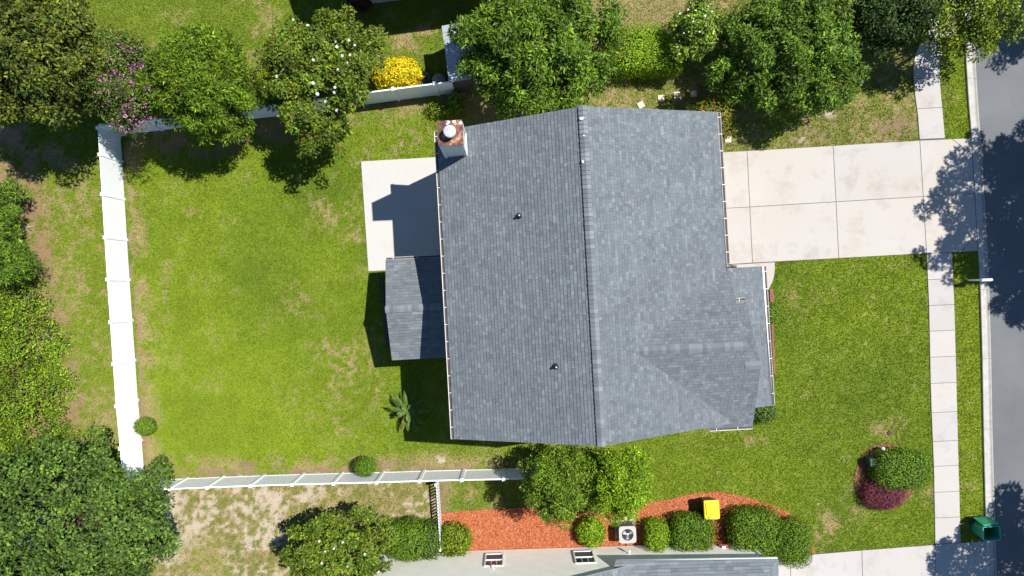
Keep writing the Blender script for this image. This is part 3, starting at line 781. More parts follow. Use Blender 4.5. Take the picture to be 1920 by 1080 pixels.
# rear porch gable
hp, rp = 2.7, 3.43
q1 = W(722.9, 487.8, hp); q2 = W(734.9, 674.9, hp); qr = W(723.3, 580.5, rp)
ext = east * 3.3
rpd = MB(); rpd.slab3([tuple(p) for p in (q1 , qr, qr + ext, q1 + ext)], .1); rpd.slab3([tuple(p) for p in (qr, q2, q2 + ext, qr + ext)], .1)
rpr = rpd.build('rear_porch_roof', M['trim'], house)
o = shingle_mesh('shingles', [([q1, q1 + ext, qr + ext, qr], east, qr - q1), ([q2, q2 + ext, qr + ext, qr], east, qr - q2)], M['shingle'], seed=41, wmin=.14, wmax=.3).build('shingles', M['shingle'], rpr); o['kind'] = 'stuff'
caps(qr + ext, qr, .16, .15, .3, .025, rpr)
gutter(house, q1 + east * .02, q1 + ext, -south, 1.2, .10)
for p in (q1 + east * .35 + south * .35, q2 + east * .35 - south * .35):
    mb = MB(); mb.box((p.x, p.y, 1.28), (.12, .12, 2.5)); mb.build('porch_post', M['white'], house)
pa, pb = q1 + east * .35 + south * .35, q2 + east * .35 - south * .35
for zz in (.25, 1.0, 2.45):
    mb = MB(); mb.tube([(pa.x, pa.y, zz), (pb.x, pb.y, zz)], .045, 4); mb.build('screen_rail', M['trim'], house)
mb = MB(); mb.prism([tuple(p[:2]) for p in (pa, pb, pb + east * 2.9, pa + east * 2.9)], .0, .2); mb.build('porch_floor', M['concrete'], house)

# chimney
ch = thing('chimney', Vector((-2.3, 5.8, 0)), 'white sided chimney with rusty metal cap at the roof corner', 'chimney')
ch.parent = house; ch.location = Vector((-2.3, 5.8, 0)) - ORG[house.name]
for k in ('label', 'category'): del ch[k]
bpy.data.objects.remove(ch); 
c4 = [W(819.4, 227.2, 8.4), W(866.7, 223.9, 8.4), W(869.4, 271.7, 8.4), W(822.2, 273.6, 8.4)]
cen = sum(c4, Vector()) / 4
def inset(pts, g): return [cen + (p - cen) * (1 - g) for p in pts]
mb = MB(); body = inset(c4, .10); mb.prism([tuple(p[:2]) for p in body], 0, 8.34); chb = mb.build('chimney', M['siding'], house)
chb['label'] = 'white sided chimney stack at the rear roof corner'
for i in range(4):
    p = body[i]; o2 = (p - cen); o2.z = 0; o2 = o2.normalized(); mb = MB()
    mb.box((p.x - o2.x * .035, p.y - o2.y * .035, 4.17), (.12, .12, 8.32), math.atan2(east.y, east.x)); mb.build('corner_trim', M['trim'], chb)
mb = MB(); mb.prism([tuple(p[:2]) for p in c4], 8.345, 8.40); mb.prism([tuple(p[:2]) for p in inset(c4, .05)], 8.30, 8.345); 
cap_o = mb.build('chimney_cap', M['rust'], chb)
fc = W(843, 246, 8.8)
mb = MB(); mb.lathe((fc.x, fc.y, 8.40), [(.17, 0), (.17, .22), (.19, .24), (.235, .30), (.24, .40), (.22, .44), (.08, .47)], 24); mb.build('flue', M['flue'], chb, smooth=False)
for (x, y, s) in ((841, 229, .07), (852, 228, .09), (864, 230, .08), (838, 232, .06)):
    p = W(x, y, 8.41); mb = MB(); pts = [(p.x + s * math.cos(t) * random.uniform(.5, 1.1), p.y + s * math.sin(t) * random.uniform(.4, 1.1)) for t in np.linspace(0, 6.28, 9)[:-1]]
    mb.prism(pts, 8.401, 8.408); mb.build('bird_dropping', M['petal'], chb)
# flashing where the chimney meets the roof
mb = MB(); p = body[2]; z = on_main = HE + (p - A).dot(east) * .4274
mb.tube([p + south * .02 + Vector((.02, 0, z - p.z + .03)), body[1] + Vector((.03, 0, z - 8.4 + .03 ))], .03, 5); mb.build('flashing', M['steel'], chb)
# plumbing vents on the left slope
def left_z(p): return HE + ((Vector((p.x, p.y, 0)) - Vector((A.x, A.y, 0))).dot(east)) * (HR - HE) / ((B - A).dot(east))
for (x, y) in ((973.5, 404.5), (1042.5, 687.5)):
    p = W(x, y, 7.2); 
    for _ in range(3): p = W(x, y, left_z(p) + .12)
    zb = left_z(p); mb = MB()
    mb.lathe((p.x, p.y, zb - .05), [(.13, .0), (.13, .07), (.10, .12), (.055, .2), (.05, .36)], 14)
    pv = mb.build('vent_pipe', M['black'], roof)
    mb = MB(); mb.lathe((p.x, p.y, zb + .31), [(.028, 0), (.028, .012)], 10); mb.build('vent_opening', M['steel'], pv)
# plastic-white marks on the ridge: loose membrane scraps
for (x, y, s) in ((1091, 222, .1), (1095, 254, .05), (1093, 303, .09)):
    p = W(x, y, 8.31); mb = MB(); mb.prism([(p.x + s * math.cos(t) * random.uniform(.4, 1), p.y + s * .6 * math.sin(t)) for t in np.linspace(0, 6.28, 7)[:-1]], 8.30, 8.306); mb.build('sealant_spot', M['petal'], roof)
# small downspout elbow at the inner corner
p = W(1372, 499.5, HE - .1); mb = MB(); mb.tube([p + Vector((-.12, .06, .0)), p + Vector((.05, .0, -.02)), p + Vector((.22, .0, -.12)), p + Vector((.22, 0, -2.2))], .045, 8); mb.build('downspout', M['debris'], house)

# ------------------------------------------------------------------ fences
def privacy_fence(name, tops, label, hh=1.83, close=True):
    P = [W(x, y, hh) for x, y in tops]; P = [Vector((p.x, p.y, 0)) for p in P]
    root = thing(name, P[0], label, 'fence')
    for i, p in enumerate(P):
        q = P[min(i + 1, len(P) - 1)]; o = P[max(i - 1, 0)]; ang = math.atan2((q - o).y, (q - o).x)
        mb = MB(); mb.box((p.x, p.y, (hh + .04) / 2), (.127, .127, hh + .04), ang); po = mb.build('post', M['white'], root)
        mb = MB(); cx, cy = p.x, p.y; ca, sa = math.cos(ang), math.sin(ang); e = .08; z = hh + .04
        vs = [(cx + x * ca - y * sa, cy + x * sa + y * ca, zz) for x, y, zz in ((-e, -e, z), (e, -e, z), (e, e, z), (-e, e, z), (-e, -e, z + .025), (e, -e, z + .025), (e, e, z + .025), (-e, e, z + .025), (0, 0, z + .075))]
        mb.add(vs, [(3, 2, 1, 0), (0, 1, 5, 4), (1, 2, 6, 5), (2, 3, 7, 6), (3, 0, 4, 7), (4, 5, 8), (5, 6, 8), (6, 7, 8), (7, 4, 8)]); mb.build('post_cap', M['white'], po)
    for p, q in zip(P[:-1], P[1:]):
        d = (q - p); L = d.length; d.normalize(); n = Vector((-d.y, d.x, 0)); mb = MB()
        nb = max(3, int((L - .13) / .17)); s0 = .066; w = (L - .132) / nb
        for k in range(nb):      # tongue and groove boards with shallow grooves
            a0 = p + d * (s0 + k * w + .004); a1 = p + d * (s0 + (k + 1) * w - .004)
            mb.hexa([zs(a0 - n * .02, .12), zs(a1 - n * .02, .12), zs(a1 + n * .02, .12), zs(a0 + n * .02, .12), zs(a0 - n * .02, hh - .1), zs(a1 - n * .02, hh - .1), zs(a1 + n * .02, hh - .1), zs(a0 + n * .02, hh - .1)])
        a0 = p + d * s0; a1 = q - d * s0
        mb.hexa([zs(a0 - n * .014, .12), zs(a1 - n * .014, .12), zs(a1 + n * .014, .12), zs(a0 + n * .014, .12), zs(a0 - n * .014, hh - .1), zs(a1 - n * .014, hh - .1), zs(a1 + n * .014, hh - .1), zs(a0 + n * .014, hh - .1)])
        pn = mb.build('panel', M['white'], root)
        for z0, z1 in ((.05, .19), (hh - .14, hh)):
            mb = MB(); mb.hexa([zs(a0 - n * .03, z0), zs(a1 - n * .03, z0), zs(a1 + n * .03, z0), zs(a0 + n * .03, z0), zs(a0 - n * .03, z1), zs(a1 - n * .03, z1), zs(a1 + n * .03, z1), zs(a0 + n * .03, z1)])
            mb.build('rail', M['white'], pn)
    return root
privacy_fence('privacy_fence', [(184, 240), (187.5, 290), (192, 364.5), (197, 445), (202, 524), (207.5, 604), (213, 682.5), (218.5, 761.5), (226, 841), (232, 919)], 'white vinyl privacy fence down the left side of the lawn')
privacy_fence('privacy_fence', [(240, 920.5), (318, 917), (389, 914), (470, 911), (548, 908.5), (625, 906.5), (706, 904.5), (786.5, 902), (865.5, 900), (944.6, 898.5), (1010, 897)], 'white vinyl privacy fence along the lower edge of the lawn')
privacy_fence('privacy_fence', [(190, 236), (268, 226.5), (346, 216.5), (424, 207), (502, 198), (580, 187.5), (658, 177.5), (736.7, 167), (815, 157), (893, 147)], 'white vinyl privacy fence under the trees along the top of lawn')

def picket_fence(p, q, label, hh=1.05):
    p = Vector((p.x, p.y, 0)); q = Vector((q.x, q.y, 0)); d = (q - p); L = d.length; d.normalize(); n = Vector((-d.y, d.x, 0)); ang = math.atan2(d.y, d.x)
    root = thing('picket_fence', p, label, 'fence')
    k = max(2, int(L / 1.7) + 1)
    for i in range(k):
        e = p + d * (L * i / (k - 1)); mb = MB(); mb.box((e.x, e.y, hh / 2 + .05), (.1, .1, hh + .1), ang); mb.build('post', M['white'], root)
    for z in (.22, hh - .2):
        mb = MB(); a, b = p, q; mb.hexa([zs(a - n * .02, z), zs(b - n * .02, z), zs(b + n * .02, z), zs(a + n * .02, z), zs(a - n * .02, z + .09), zs(b - n * .02, z + .09), zs(b + n * .02, z + .09), zs(a + n * .02, z + .09)]); mb.build('rail', M['white'], root)
    m = int(L / .15); me = None
    for i in range(m):
        e = p + d * ((i + .5) * L / m) + n * .032
        if me is None:
            mb = MB(); w = .038; t = .011
            prof = [(-w, .06), (w, .06), (w, hh - .06), (0, hh), (-w, hh - .06)]
            mb.add([(x, -t, z) for x, z in prof] + [(x, t, z) for x, z in prof], [(4, 3, 2, 1, 0), (5, 6, 7, 8, 9), (0, 1, 6, 5), (1, 2, 7, 6), (2, 3, 8, 7), (3, 4, 9, 8), (4, 0, 5, 9)]); me = mb.mesh('picket', M['white'])
        o = bpy.data.objects.new('picket', me); C.objects.link(o); o.parent = root; o.location = e - p; o.rotation_euler = (0, 0, ang)
picket_fence(W(817.5, 908, 1.0), W(825.5, 1030, 1.0), 'low white picket fence beside the orange mulch bed')
picket_fence(W(243, 1058, 1.0), W(249, 1190, 1.0), 'low white picket fence emerging under the lower left tree')

# ------------------------------------------------------------------ foliage
def leaves(P, Dv, Nv, L, Wd, cols):
    n = len(P); Dv = Dv / np.linalg.norm(Dv, axis=1, keepdims=True)
    S = np.cross(Dv, Nv); S /= (np.linalg.norm(S, axis=1, keepdims=True) + 1e-9); Nn = np.cross(S, Dv)
    L = L[:, None]; Wd = Wd[:, None]
    mid_ = P + Dv * L * .45 + Nn * Wd * .22
    v = np.stack([P, mid_ + S * Wd * .5, P + Dv * L - Nn * L * .06, mid_ - S * Wd * .5], 1).reshape(-1, 3)
    b = np.arange(n)[:, None] * 4
    t = np.concatenate([b + np.array([[0, 1, 2]]), b + np.array([[0, 2, 3]])], 1).reshape(-1, 3)
    return v, t, np.repeat(cols, 4, 0)
def rdirs(r, n):
    d = r.normal(0, 1, (n, 3)); return d / np.linalg.norm(d, axis=1, keepdims=True)
def pick_cols(r, n, pal, wts, var=.36):
    pal = np.array(pal, dtype=float); w = np.array(wts, float); w /= w.sum()
    return pal[r.choice(len(pal), n, p=w)] * np.clip(r.normal(1, var, (n, 1)), .45, 1.7)
def crown_leaves(seed, cen, rad, nclump, nleaf, LL, LW, pal, wts, cr=.26, zmin=-.45, up=.55, lump=.16, outw=.6, p=2.0, shell=(.38, 1.0), sector=None, rag=.46):
    r = np.random.default_rng(seed); cen = np.array(cen, float); rad = np.array(rad, float)
    dd = rdirs(r, nclump * 4); dd = dd[dd[:, 2] > zmin][:nclump]; nclump = len(dd)
    sh = (np.abs(dd) ** p).sum(1) ** (-1 / p)
    az = np.arctan2(dd[:, 1], dd[:, 0]); ph = r.uniform(0, 6.28, 3)
    lumpf = 1 + lump * (np.sin(3 * az + ph[0]) * .5 + np.sin(5 * az + ph[1]) * .35 + np.sin(8 * az + ph[2]) * .3)
    n3 = fbm(dd[:, 0] * 2.6 + seed, dd[:, 1] * 2.6 + dd[:, 2] * 2.1, seed, 2)
    rf = r.uniform(shell[0], shell[1], nclump) ** .6 * sh * lumpf * (.97 - rag * .5 + rag * n3)
    crr = cr * rad.min() * r.uniform(.7, 1.3, nclump)
    cc = cen + dd * rad * rf[:, None] - dd * crr[:, None] * .7
    tint = np.clip(r.normal(1, .2, nclump), .6, 1.5)
    k = r.choice(nclump, nleaf, p=(crr ** 2) / (crr ** 2).sum())
    od = rdirs(r, nleaf); od[:, 2] = np.where(od[:, 2] < -.3, -od[:, 2] * .6, od[:, 2]); 
    rr = r.uniform(.35, 1.0, nleaf) ** .5
    sq = np.array([1, 1, .75])
    P = cc[k] + od * sq * (crr[k] * rr)[:, None]
    N = od * outw + dd[k] * .3 + np.array([0, 0, up]) + r.normal(0, .6, (nleaf, 3))
    Dv = od + r.normal(0, .6, (nleaf, 3)) + dd[k] * .3; Nn = N / np.linalg.norm(N, axis=1, keepdims=True)
    Dv = Dv - Nn * (Dv * Nn).sum(1, keepdims=True)
    col = pick_cols(r, nleaf, pal, wts) * tint[k][:, None]
    return leaves(P, Dv, N, r.uniform(LL * .65, LL * 1.3, nleaf), r.uniform(LW * .7, LW * 1.25, nleaf), col), cc
def trunk_mesh(base, cc, cen, rtrunk, nl, seed):
    r = random.Random(seed); mb = MB(); cen = Vector(cen); fork = Vector((base.x + (cen.x - base.x) * .5, base.y + (cen.y - base.y) * .5, max(.25, cen.z * .45)))
    mb.tube([base + Vector((0, 0, -.05)), base + Vector((0, 0, .15)) , lin(base, fork, .6) + Vector((r.uniform(-.05, .05), r.uniform(-.05, .05), 0)), fork, lin(fork, cen, .7)], [rtrunk * 1.5, rtrunk * 1.1, rtrunk, rtrunk * .9, rtrunk * .4], 8)
    ids = r.sample(range(len(cc)), min(nl, len(cc)))
    for i in ids:
        e = Vector(cc[i]); m = lin(fork, e, .5) + Vector((0, 0, .12 * (e - fork).length)); mb.tube([lin(base, fork, r.uniform(.75, 1.)), m, e], [rtrunk * .55, rtrunk * .3, rtrunk * .08], 6, False)
    return mb
PAL = {
 'oak': ([(.055, .095, .014), (.085, .125, .014), (.14, .165, .016), (.035, .065, .012)], [4, 3, 1.4, 2]),
 'conifer': ([(.088, .180, .014), (.125, .230, .016), (.050, .115, .012), (.18, .28, .02)], [4, 3, 2, 1]),
 'magnolia': ([(.060, .120, .014), (.095, .165, .016), (.130, .190, .018), (.15, .09, .03)], [4, 3, 1.5, .35]),
 'laurel': ([(.065, .145, .014), (.095, .195, .016), (.135, .235, .018), (.04, .09, .014)], [4, 3, 1.2, 2]),
 'dogwood': ([(.085, .165, .018), (.14, .24, .03), (.055, .12, .014), (.30, .36, .14)], [4, 3, 2, .5]),
 'yellowgreen': ([(.095, .170, .012), (.145, .225, .012), (.055, .105, .010), (.20, .24, .014)], [4, 3, 2.5, .8]),
 'privet': ([(.100, .205, .008), (.145, .265, .010), (.062, .145, .008), (.18, .26, .010)], [4, 3, 2, 1]),
 'gold': ([(.62, .47, .01), (.72, .58, .02), (.48, .36, .01), (.30, .30, .01)], [4, 3, 2, .7]),
 'boxwood': ([(.060, .135, .010), (.090, .185, .012), (.12, .22, .016), (.035, .085, .01)], [4, 3, 1.5, 1.5]),
 'crape': ([(.055, .105, .020), (.085, .150, .024), (.04, .075, .016), (.12, .07, .05)], [4, 2, 2, .5]),
 'sweetgum': ([(.048, .105, .020), (.075, .150, .024), (.10, .18, .024), (.03, .07, .016)], [4, 3, 1.2, 2]),
 'purple': ([(.075, .014, .030), (.11, .022, .042), (.16, .045, .07), (.045, .01, .02)], [4, 3, 1.3, 2]),
 'photinia': ([(.09, .15, .015), (.13, .19, .02), (.06, .10, .014), (.34, .07, .03)], [4, 3, 2, 1.1]),
 'pine': ([(.055, .115, .012), (.085, .165, .014), (.03, .07, .010)], [3, 2, 2]),
 'thicket': ([(.095, .190, .010), (.150, .270, .010), (.055, .115, .010), (.14, .17, .02), (.10, .075, .04)], [4, 3.2, 3.2, .8, .5]),
 'shaded_green': ([(.035, .070, .012), (.055, .105, .014), (.022, .045, .010), (.08, .14, .02)], [4, 3, 3, .6]),  # shade from a taller tree put into the dense tree's leaf colours
 'redshrub': ([(.12, .02, .02), (.06, .012, .014), (.05, .05, .02)], [3, 2, 1]),
}
GAIN = dict(oak=1.08, conifer=.98, magnolia=1.12, laurel=1.10, dogwood=1.25, yellowgreen=1.15, privet=1.4, gold=1.0, boxwood=1.2, crape=1.2, sweetgum=1.12, purple=1.8, photinia=1.15, pine=1.7, thicket=1.08, redshrub=1.)
for k_, g_ in GAIN.items(): PAL[k_] = ([(c_[0] * g_ * (1.22 if k_ not in ('gold', 'purple', 'redshrub') else 1), c_[1] * g_ * 1.04, c_[2] * g_ * .8) for c_ in PAL[k_][0]], PAL[k_][1])
def tree(name, label, cat, px, py, rx, ry, hm, hz, nclump, nleaf, LL, LW, pal, seed, mat='leaf', rt=.14, base=None, limbs=9, group=None, **kw):
    c = W(px, py, hm); s = (H - hm) / F
    b = W(*base) if base else Vector((c.x, c.y, 0))
    root = thing(name, b, label, cat, group)
    (v, t, col), cc = crown_leaves(seed, c, (rx * s, ry * s, hz), nclump, nleaf, LL, LW, *PAL[pal], **kw)
    v[:, 2] = np.maximum(v[:, 2], .03)
    link_obj('crown', np_mesh('crown', v - np.array(b), t, col, M[mat]), root)
    trunk_mesh(b, cc, c, rt, limbs, seed).build('trunk', M['bark'], root)
    return root, c, np.array((rx * s, ry * s, hz)), cc
def bush(name, label, cat, px, py, rx, ry, htop, nleaf, LL, LW, pal, seed, mat='leaf', p=2.4, group=None, rough=.05, zc=None, up=.5, stem=False, core=True):
    """clipped or mounded shrub: leaves through the skin of a rounded body above a woody core"""
    r = np.random.default_rng(seed); hm = htop * .6; c = W(px, py, hm); s = (H - hm) / F
    zc = htop * .45 if zc is None else zc; rad = np.array((rx * s, ry * s, htop - zc)); cen = np.array((c.x, c.y, zc))
    b = Vector((c.x, c.y, 0)); root = thing(name, b, label, cat, group)
    d = rdirs(r, nleaf * 2); d = d[d[:, 2] > (-.75 if zc > .3 else -.35)][:nleaf]; n = len(d)
    sh = (np.abs(d) ** p).sum(1) ** (-1 / p)
    az = np.arctan2(d[:, 1], d[:, 0]); lum = fbm(d[:, 0] * 4 + 7, d[:, 1] * 4 + d[:, 2] * 3, seed, 3)
    k = sh * (1 + rough * 3.2 * (lum - .5)) * r.uniform(.84, 1.03, n)
    P = cen + d * rad * k[:, None]; P[:, 2] = np.maximum(P[:, 2], .03)
    gn = np.sign(d) * np.abs(d) ** (p - 1) / rad; gn /= np.linalg.norm(gn, axis=1, keepdims=True)
    N = gn + np.array([0, 0, up]) * .5 + r.normal(0, .45, (n, 3)); N /= np.linalg.norm(N, axis=1, keepdims=True)
    Dv = r.normal(0, 1, (n, 3)) + gn * .8; Dv -= N * (Dv * N).sum(1, keepdims=True)
    col = pick_cols(r, n, *PAL[pal]) * (.82 + .36 * lum[:, None])
    v, t, cl = leaves(P, Dv, N, r.uniform(LL * .65, LL * 1.3, n), r.uniform(LW * .7, LW * 1.25, n), cl_ := col)
    link_obj('foliage', np_mesh('foliage', v - np.array(b), t, cl, M[mat]), root)
    mb = MB()
    if stem: mb.tube([b + Vector((0, 0, -.03)), Vector(cen)], [.035, .025], 6)
    else:
        for i in range(6):
            a = i * 1.05 + seed; mb.tube([b + Vector((.05 * math.cos(a), .05 * math.sin(a), -.03)), Vector(cen) + Vector((rad[0] * .45 * math.cos(a), rad[1] * .45 * math.sin(a), 0)), Vector(cen) + Vector((rad[0] * .65 * math.cos(a), rad[1] * .65 * math.sin(a), rad[2] * .35))], [.03, .02, .01], 5, False)
    mb.build('stem', M['bark'], root)
    if core:      # dense inner twigs and leaves
        m = int(n * .35); dd = rdirs(r, m); dd[:, 2] = np.abs(dd[:, 2]) * (1 if zc < .4 else 1) - (.25 if zc > .3 else 0)
        P2 = cen + dd * rad * (r.uniform(.45, .82, m) * (np.abs(dd) ** p).sum(1) ** (-1 / p))[:, None]; P2[:, 2] = np.maximum(P2[:, 2], .05)
        N2 = np.array([0, 0, 1.]) + r.normal(0, .4, (m, 3)); D2 = r.normal(0, 1, (m, 3)); D2 -= N2 * (D2 * N2).sum(1, keepdims=True) / (N2 * N2).sum(1, keepdims=True)
        v, t, cl = leaves(P2, D2, N2, np.full(m, LL * 1.9), np.full(m, LW * 2.2), pick_cols(r, m, *PAL[pal]))
        link_obj('inner_foliage', np_mesh('inner_foliage', v - np.array(b), t, cl, M[mat]), root)
    return root, cen, rad
def flower_mesh(s=.16):
    mb = MB()
    for k in range(7):
        a = 2 * math.pi * k / 7; ca, sa = math.cos(a), math.sin(a)
        pts = [(0.01, 0, 0), (.5, -.22, .22), (1., 0, .34), (.5, .22, .22)]
        mb.add([((x * ca - y * sa) * s, (x * sa + y * ca) * s, z * s) for x, y, z in pts], [(0, 1, 2), (0, 2, 3)])
    mb.lathe((0, 0, .02), [(.02, 0), (.015, .05)], 6); return mb.mesh('flower', M['petal'])
FLW = flower_mesh()
def surf_h(c, rad, x, y, it=6):
    h = c[2] + rad[2] * .7
    for _ in range(it):
        p = W(x, y, h); q = 1 - ((p.x - c[0]) / rad[0]) ** 2 - ((p.y - c[1]) / rad[1]) ** 2
        h = c[2] + rad[2] * math.sqrt(max(q, .02)) * .97
    return h

def add_flowers(root, spots, hs, size=(.32, .6), seed=1):
    r = random.Random(seed)
    for (x, y), h in zip(spots, hs):
        p = W(x, y, h); o = bpy.data.objects.new('flower', FLW); C.objects.link(o); o.parent = root
        k = r.uniform(*size); o.location = p - ORG[root.name]; o.scale = (k, k, k); o.rotation_euler = (r.uniform(-.4, .4), r.uniform(-.4, .4), r.uniform(0, 6))
# top row
tree('oak_tree', 'large dark olive tree in the upper left corner', 'tree', 66, 96, 152, 156, 5.6, 3.4, 330, 42000, .17, .085, 'oak', 101, rt=.24, limbs=18, cr=.14, lump=.2)
cr, cc_, crd, ccl = tree('crape_myrtle', 'pink flowering tree overhanging the top left fence corner', 'tree', 247, 166, 72, 96, 4.6, 2.0, 90, 12000, .13, .065, 'crape', 102, rt=.06, base=(300, 200), limbs=12, cr=.26, lump=.22)
rr_ = np.random.default_rng(5); cl_pts = []
while len(cl_pts) < 120:
    qx, qy = rr_.uniform(182, 305), rr_.uniform(80, 252)
    if ((qx - 246) / 62) ** 2 + ((qy - 166) / 88) ** 2 < 1: cl_pts.append(W(qx, qy, surf_h(cc_, crd, qx, qy) + .12))
Pf = np.repeat(np.array([tuple(p) for p in cl_pts]), 4, 0); n = len(Pf); Pf = Pf + rr_.normal(0, .055, (n, 3))
dN = rdirs(rr_, n); dN[:, 2] = np.abs(dN[:, 2]) + .4; dD = rr_.normal(0, 1, (n, 3))
v, t, cl = leaves(Pf, dD, dN, rr_.uniform(.06, .11, n), rr_.uniform(.05, .08, n), pick_cols(rr_, n, [(.40, .12, .30), (.48, .24, .40), (.32, .07, .20)], [3, 2, 1]))
o = link_obj('blossoms', np_mesh('blossoms', v - np.array(ORG[cr.name]), t, cl, M['pinkf']), cr); o['kind'] = 'stuff'
tree('cypress_tree', 'bright green feathery evergreen tree over the top fence', 'tree', 385, 162, 101, 110, 4.0, 3.4, 330, 44000, .19, .05, 'conifer', 103, 'needle', rt=.15, limbs=6, cr=.14, lump=.06, rag=.14, outw=.35, up=.35, shell=(.55, 1.0))
mg, c, rd, _ = tree('magnolia_tree', 'glossy magnolia tree with white flowers over the top fence', 'tree', 598, 146, 122, 134, 3.6, 2.6, 190, 24000, .19, .085, 'magnolia', 104, 'waxy', rt=.12, limbs=14, cr=.16, lump=.26)
sp = [(550, 37), (577, 48), (630, 78), (632, 88), (657, 103), (642, 104), (652, 117), (588, 112), (634, 130), (520, 143), (588, 156), (628, 164), (627, 173), (595, 176), (632, 207), (655, 75), (665, 85), (610, 190)]
add_flowers(mg, sp, [surf_h(c, rd, *q) for q in sp], seed=3)
bush('golden_shrub', 'bright golden yellow shrub behind the top fence', 'shrub', 746, 138, 46, 32, 1.7, 5200, .12, .06, 'gold', 105, p=2.1, rough=.16)
tree('laurel_tree', 'broad green tree behind the ridge of the grey roof', 'tree', 1010, 92, 164, 138, 3.6, 2.6, 300, 36000, .22, .075, 'laurel', 106, 'waxy', rt=.2, base=(985, 130), limbs=18, cr=.14, lump=.12)
bush('clipped_hedge', 'clipped bright green hedge block behind the roof', 'hedge', 1213, 95, 66, 44, 1.9, 12000, .075, .045, 'privet', 107, p=8, rough=.05)
bush('clipped_hedge', 'rounded yellow green hedge end beside the broad green tree', 'hedge', 1160, 88, 26, 36, 1.9, 3000, .09, .05, 'yellowgreen', 108, p=3, rough=.14)
dg, c, rd, _ = tree('flowering_tree', 'small pale leaved tree with white blooms above the hedge', 'tree', 1302, 58, 52, 56, 2.4, 1.6, 46, 7000, .15, .08, 'dogwood', 109, rt=.06, limbs=10, cr=.28, lump=.2)
sp = [(1275, 25), (1290, 18), (1322, 30), (1300, 40), (1268, 48), (1312, 60), (1335, 22), (1282, 62), (1328, 12)]
add_flowers(dg, sp, [surf_h(c, rd, *q) for q in sp], (.25, .42), 5)
tree('shade_tree', 'large green tree above the strip of driveway lawn', 'tree', 1475, 92, 146, 148, 2.5, 2.6, 300, 36000, .20, .075, 'laurel', 110, rt=.18, limbs=18, cr=.14, lump=.16)
tree('dense_tree', 'dark dense tree beside the upper end of the sidewalk', 'tree', 1660, 26, 84, 78, 2.6, 2.2, 90, 15000, .16, .075, 'shaded_green', 111, rt=.14, limbs=10, cr=.24, lump=.1)
tree('street_tree', 'yellow green street tree over the verge at top right', 'tree', 1815, 26, 104, 98, 3.2, 2.0, 170, 13000, .15, .08, 'yellowgreen', 112, rt=.11, base=(1795, 72), limbs=14, cr=.17, lump=.26)
bush('red_tip_shrub', 'red tipped shrub at the street side roof corner', 'shrub', 1336, 222, 48, 46, 2.0, 3600, .13, .06, 'photinia', 113, p=2, rough=.2)
bush('red_tip_shrub', 'dark red shrub in shade at the top edge', 'shrub', 672, 2, 24, 16, 1.0, 900, .1, .05, 'redshrub', 114, p=2, rough=.15)
bush('young_shrub', 'small green shrub growing against the top fence', 'shrub', 853, 190, 11, 20, 1.1, 420, .14, .07, 'laurel', 115, p=2, rough=.2)
bush('young_shrub', 'sparse leafy shrub below the top fence near chimney', 'shrub', 824, 205, 26, 14, .7, 380, .13, .06, 'yellowgreen', 116, p=2, rough=.3, core=False)
# left edge
tree('pine_tree', 'dark pine reaching in at the upper left edge', 'tree', -14, 385, 66, 56, 1.7, 1.3, 80, 9000, .22, .035, 'pine', 120, 'needle', rt=.12, limbs=10, cr=.2, lump=.35)
tree('pine_tree', 'bushier pine at the left edge above the undergrowth', 'tree', 2, 478, 66, 70, 1.9, 1.5, 90, 11000, .22, .035, 'pine', 121, 'needle', rt=.12, limbs=10, cr=.2, lump=.35)
def undergrowth():
    r = np.random.default_rng(130); n = 330
    px = r.uniform(-90, 165, n * 2); py = r.uniform(440, 900, n * 2)
    edge = np.interp(py, [440, 500, 540, 600, 640, 680, 720, 780, 830, 900], [30, 66, 82, 110, 124, 110, 128, 122, 130, 160]) + r.normal(0, 9, n * 2)
    k = px < edge; px, py = px[k], py[k]; m = len(px)
    x, y = Wn(px, py); hgt = .15 + 2.2 * fbm(px / 26, py / 26, 8) ** 1.4 * sstep(0, 60, edge[k] - px) + .2; hgt *= .75
    rad = r.uniform(.28, .72, m); hgt = hgt * r.uniform(.6, 1.35, m); nl = 46000; i = r.choice(m, nl, p=rad ** 2 / (rad ** 2).sum())
    od = rdirs(r, nl); od[:, 2] = np.abs(od[:, 2])
    P = np.stack([x[i], y[i], hgt[i] - rad[i] * .5], 1) + od * rad[i][:, None] * np.array([1, 1, .8]) * r.uniform(.5, 1, (nl, 1))
    low = r.uniform(0, 1, nl) < .16; P[low, 2] *= r.uniform(.2, .9, low.sum()); P[:, 2] = np.maximum(P[:, 2], .03)
    N = od * .5 + np.array([0, 0, .8]) + r.normal(0, .35, (nl, 3)); Dv = od + r.normal(0, .8, (nl, 3)); Nn = N / np.linalg.norm(N, axis=1, keepdims=True); Dv -= Nn * (Dv * Nn).sum(1, keepdims=True)
    tint = r.normal(1, .24, m).clip(.5, 1.55); col = pick_cols(r, nl, *PAL['thicket']) * tint[i][:, None] * (.75 + .5 * fbm(P[:, 0] * 1.2, P[:, 1] * 1.2, 4)[:, None])
    v, t, cl = leaves(P, Dv, N, r.uniform(.08, .16, nl), r.uniform(.05, .09, nl), col)
    tag(link_obj('undergrowth', np_mesh('undergrowth', v, t, cl, M['leaf'])), 'yellow green wild undergrowth massed along the left edge', None, None, 'stuff')
undergrowth()
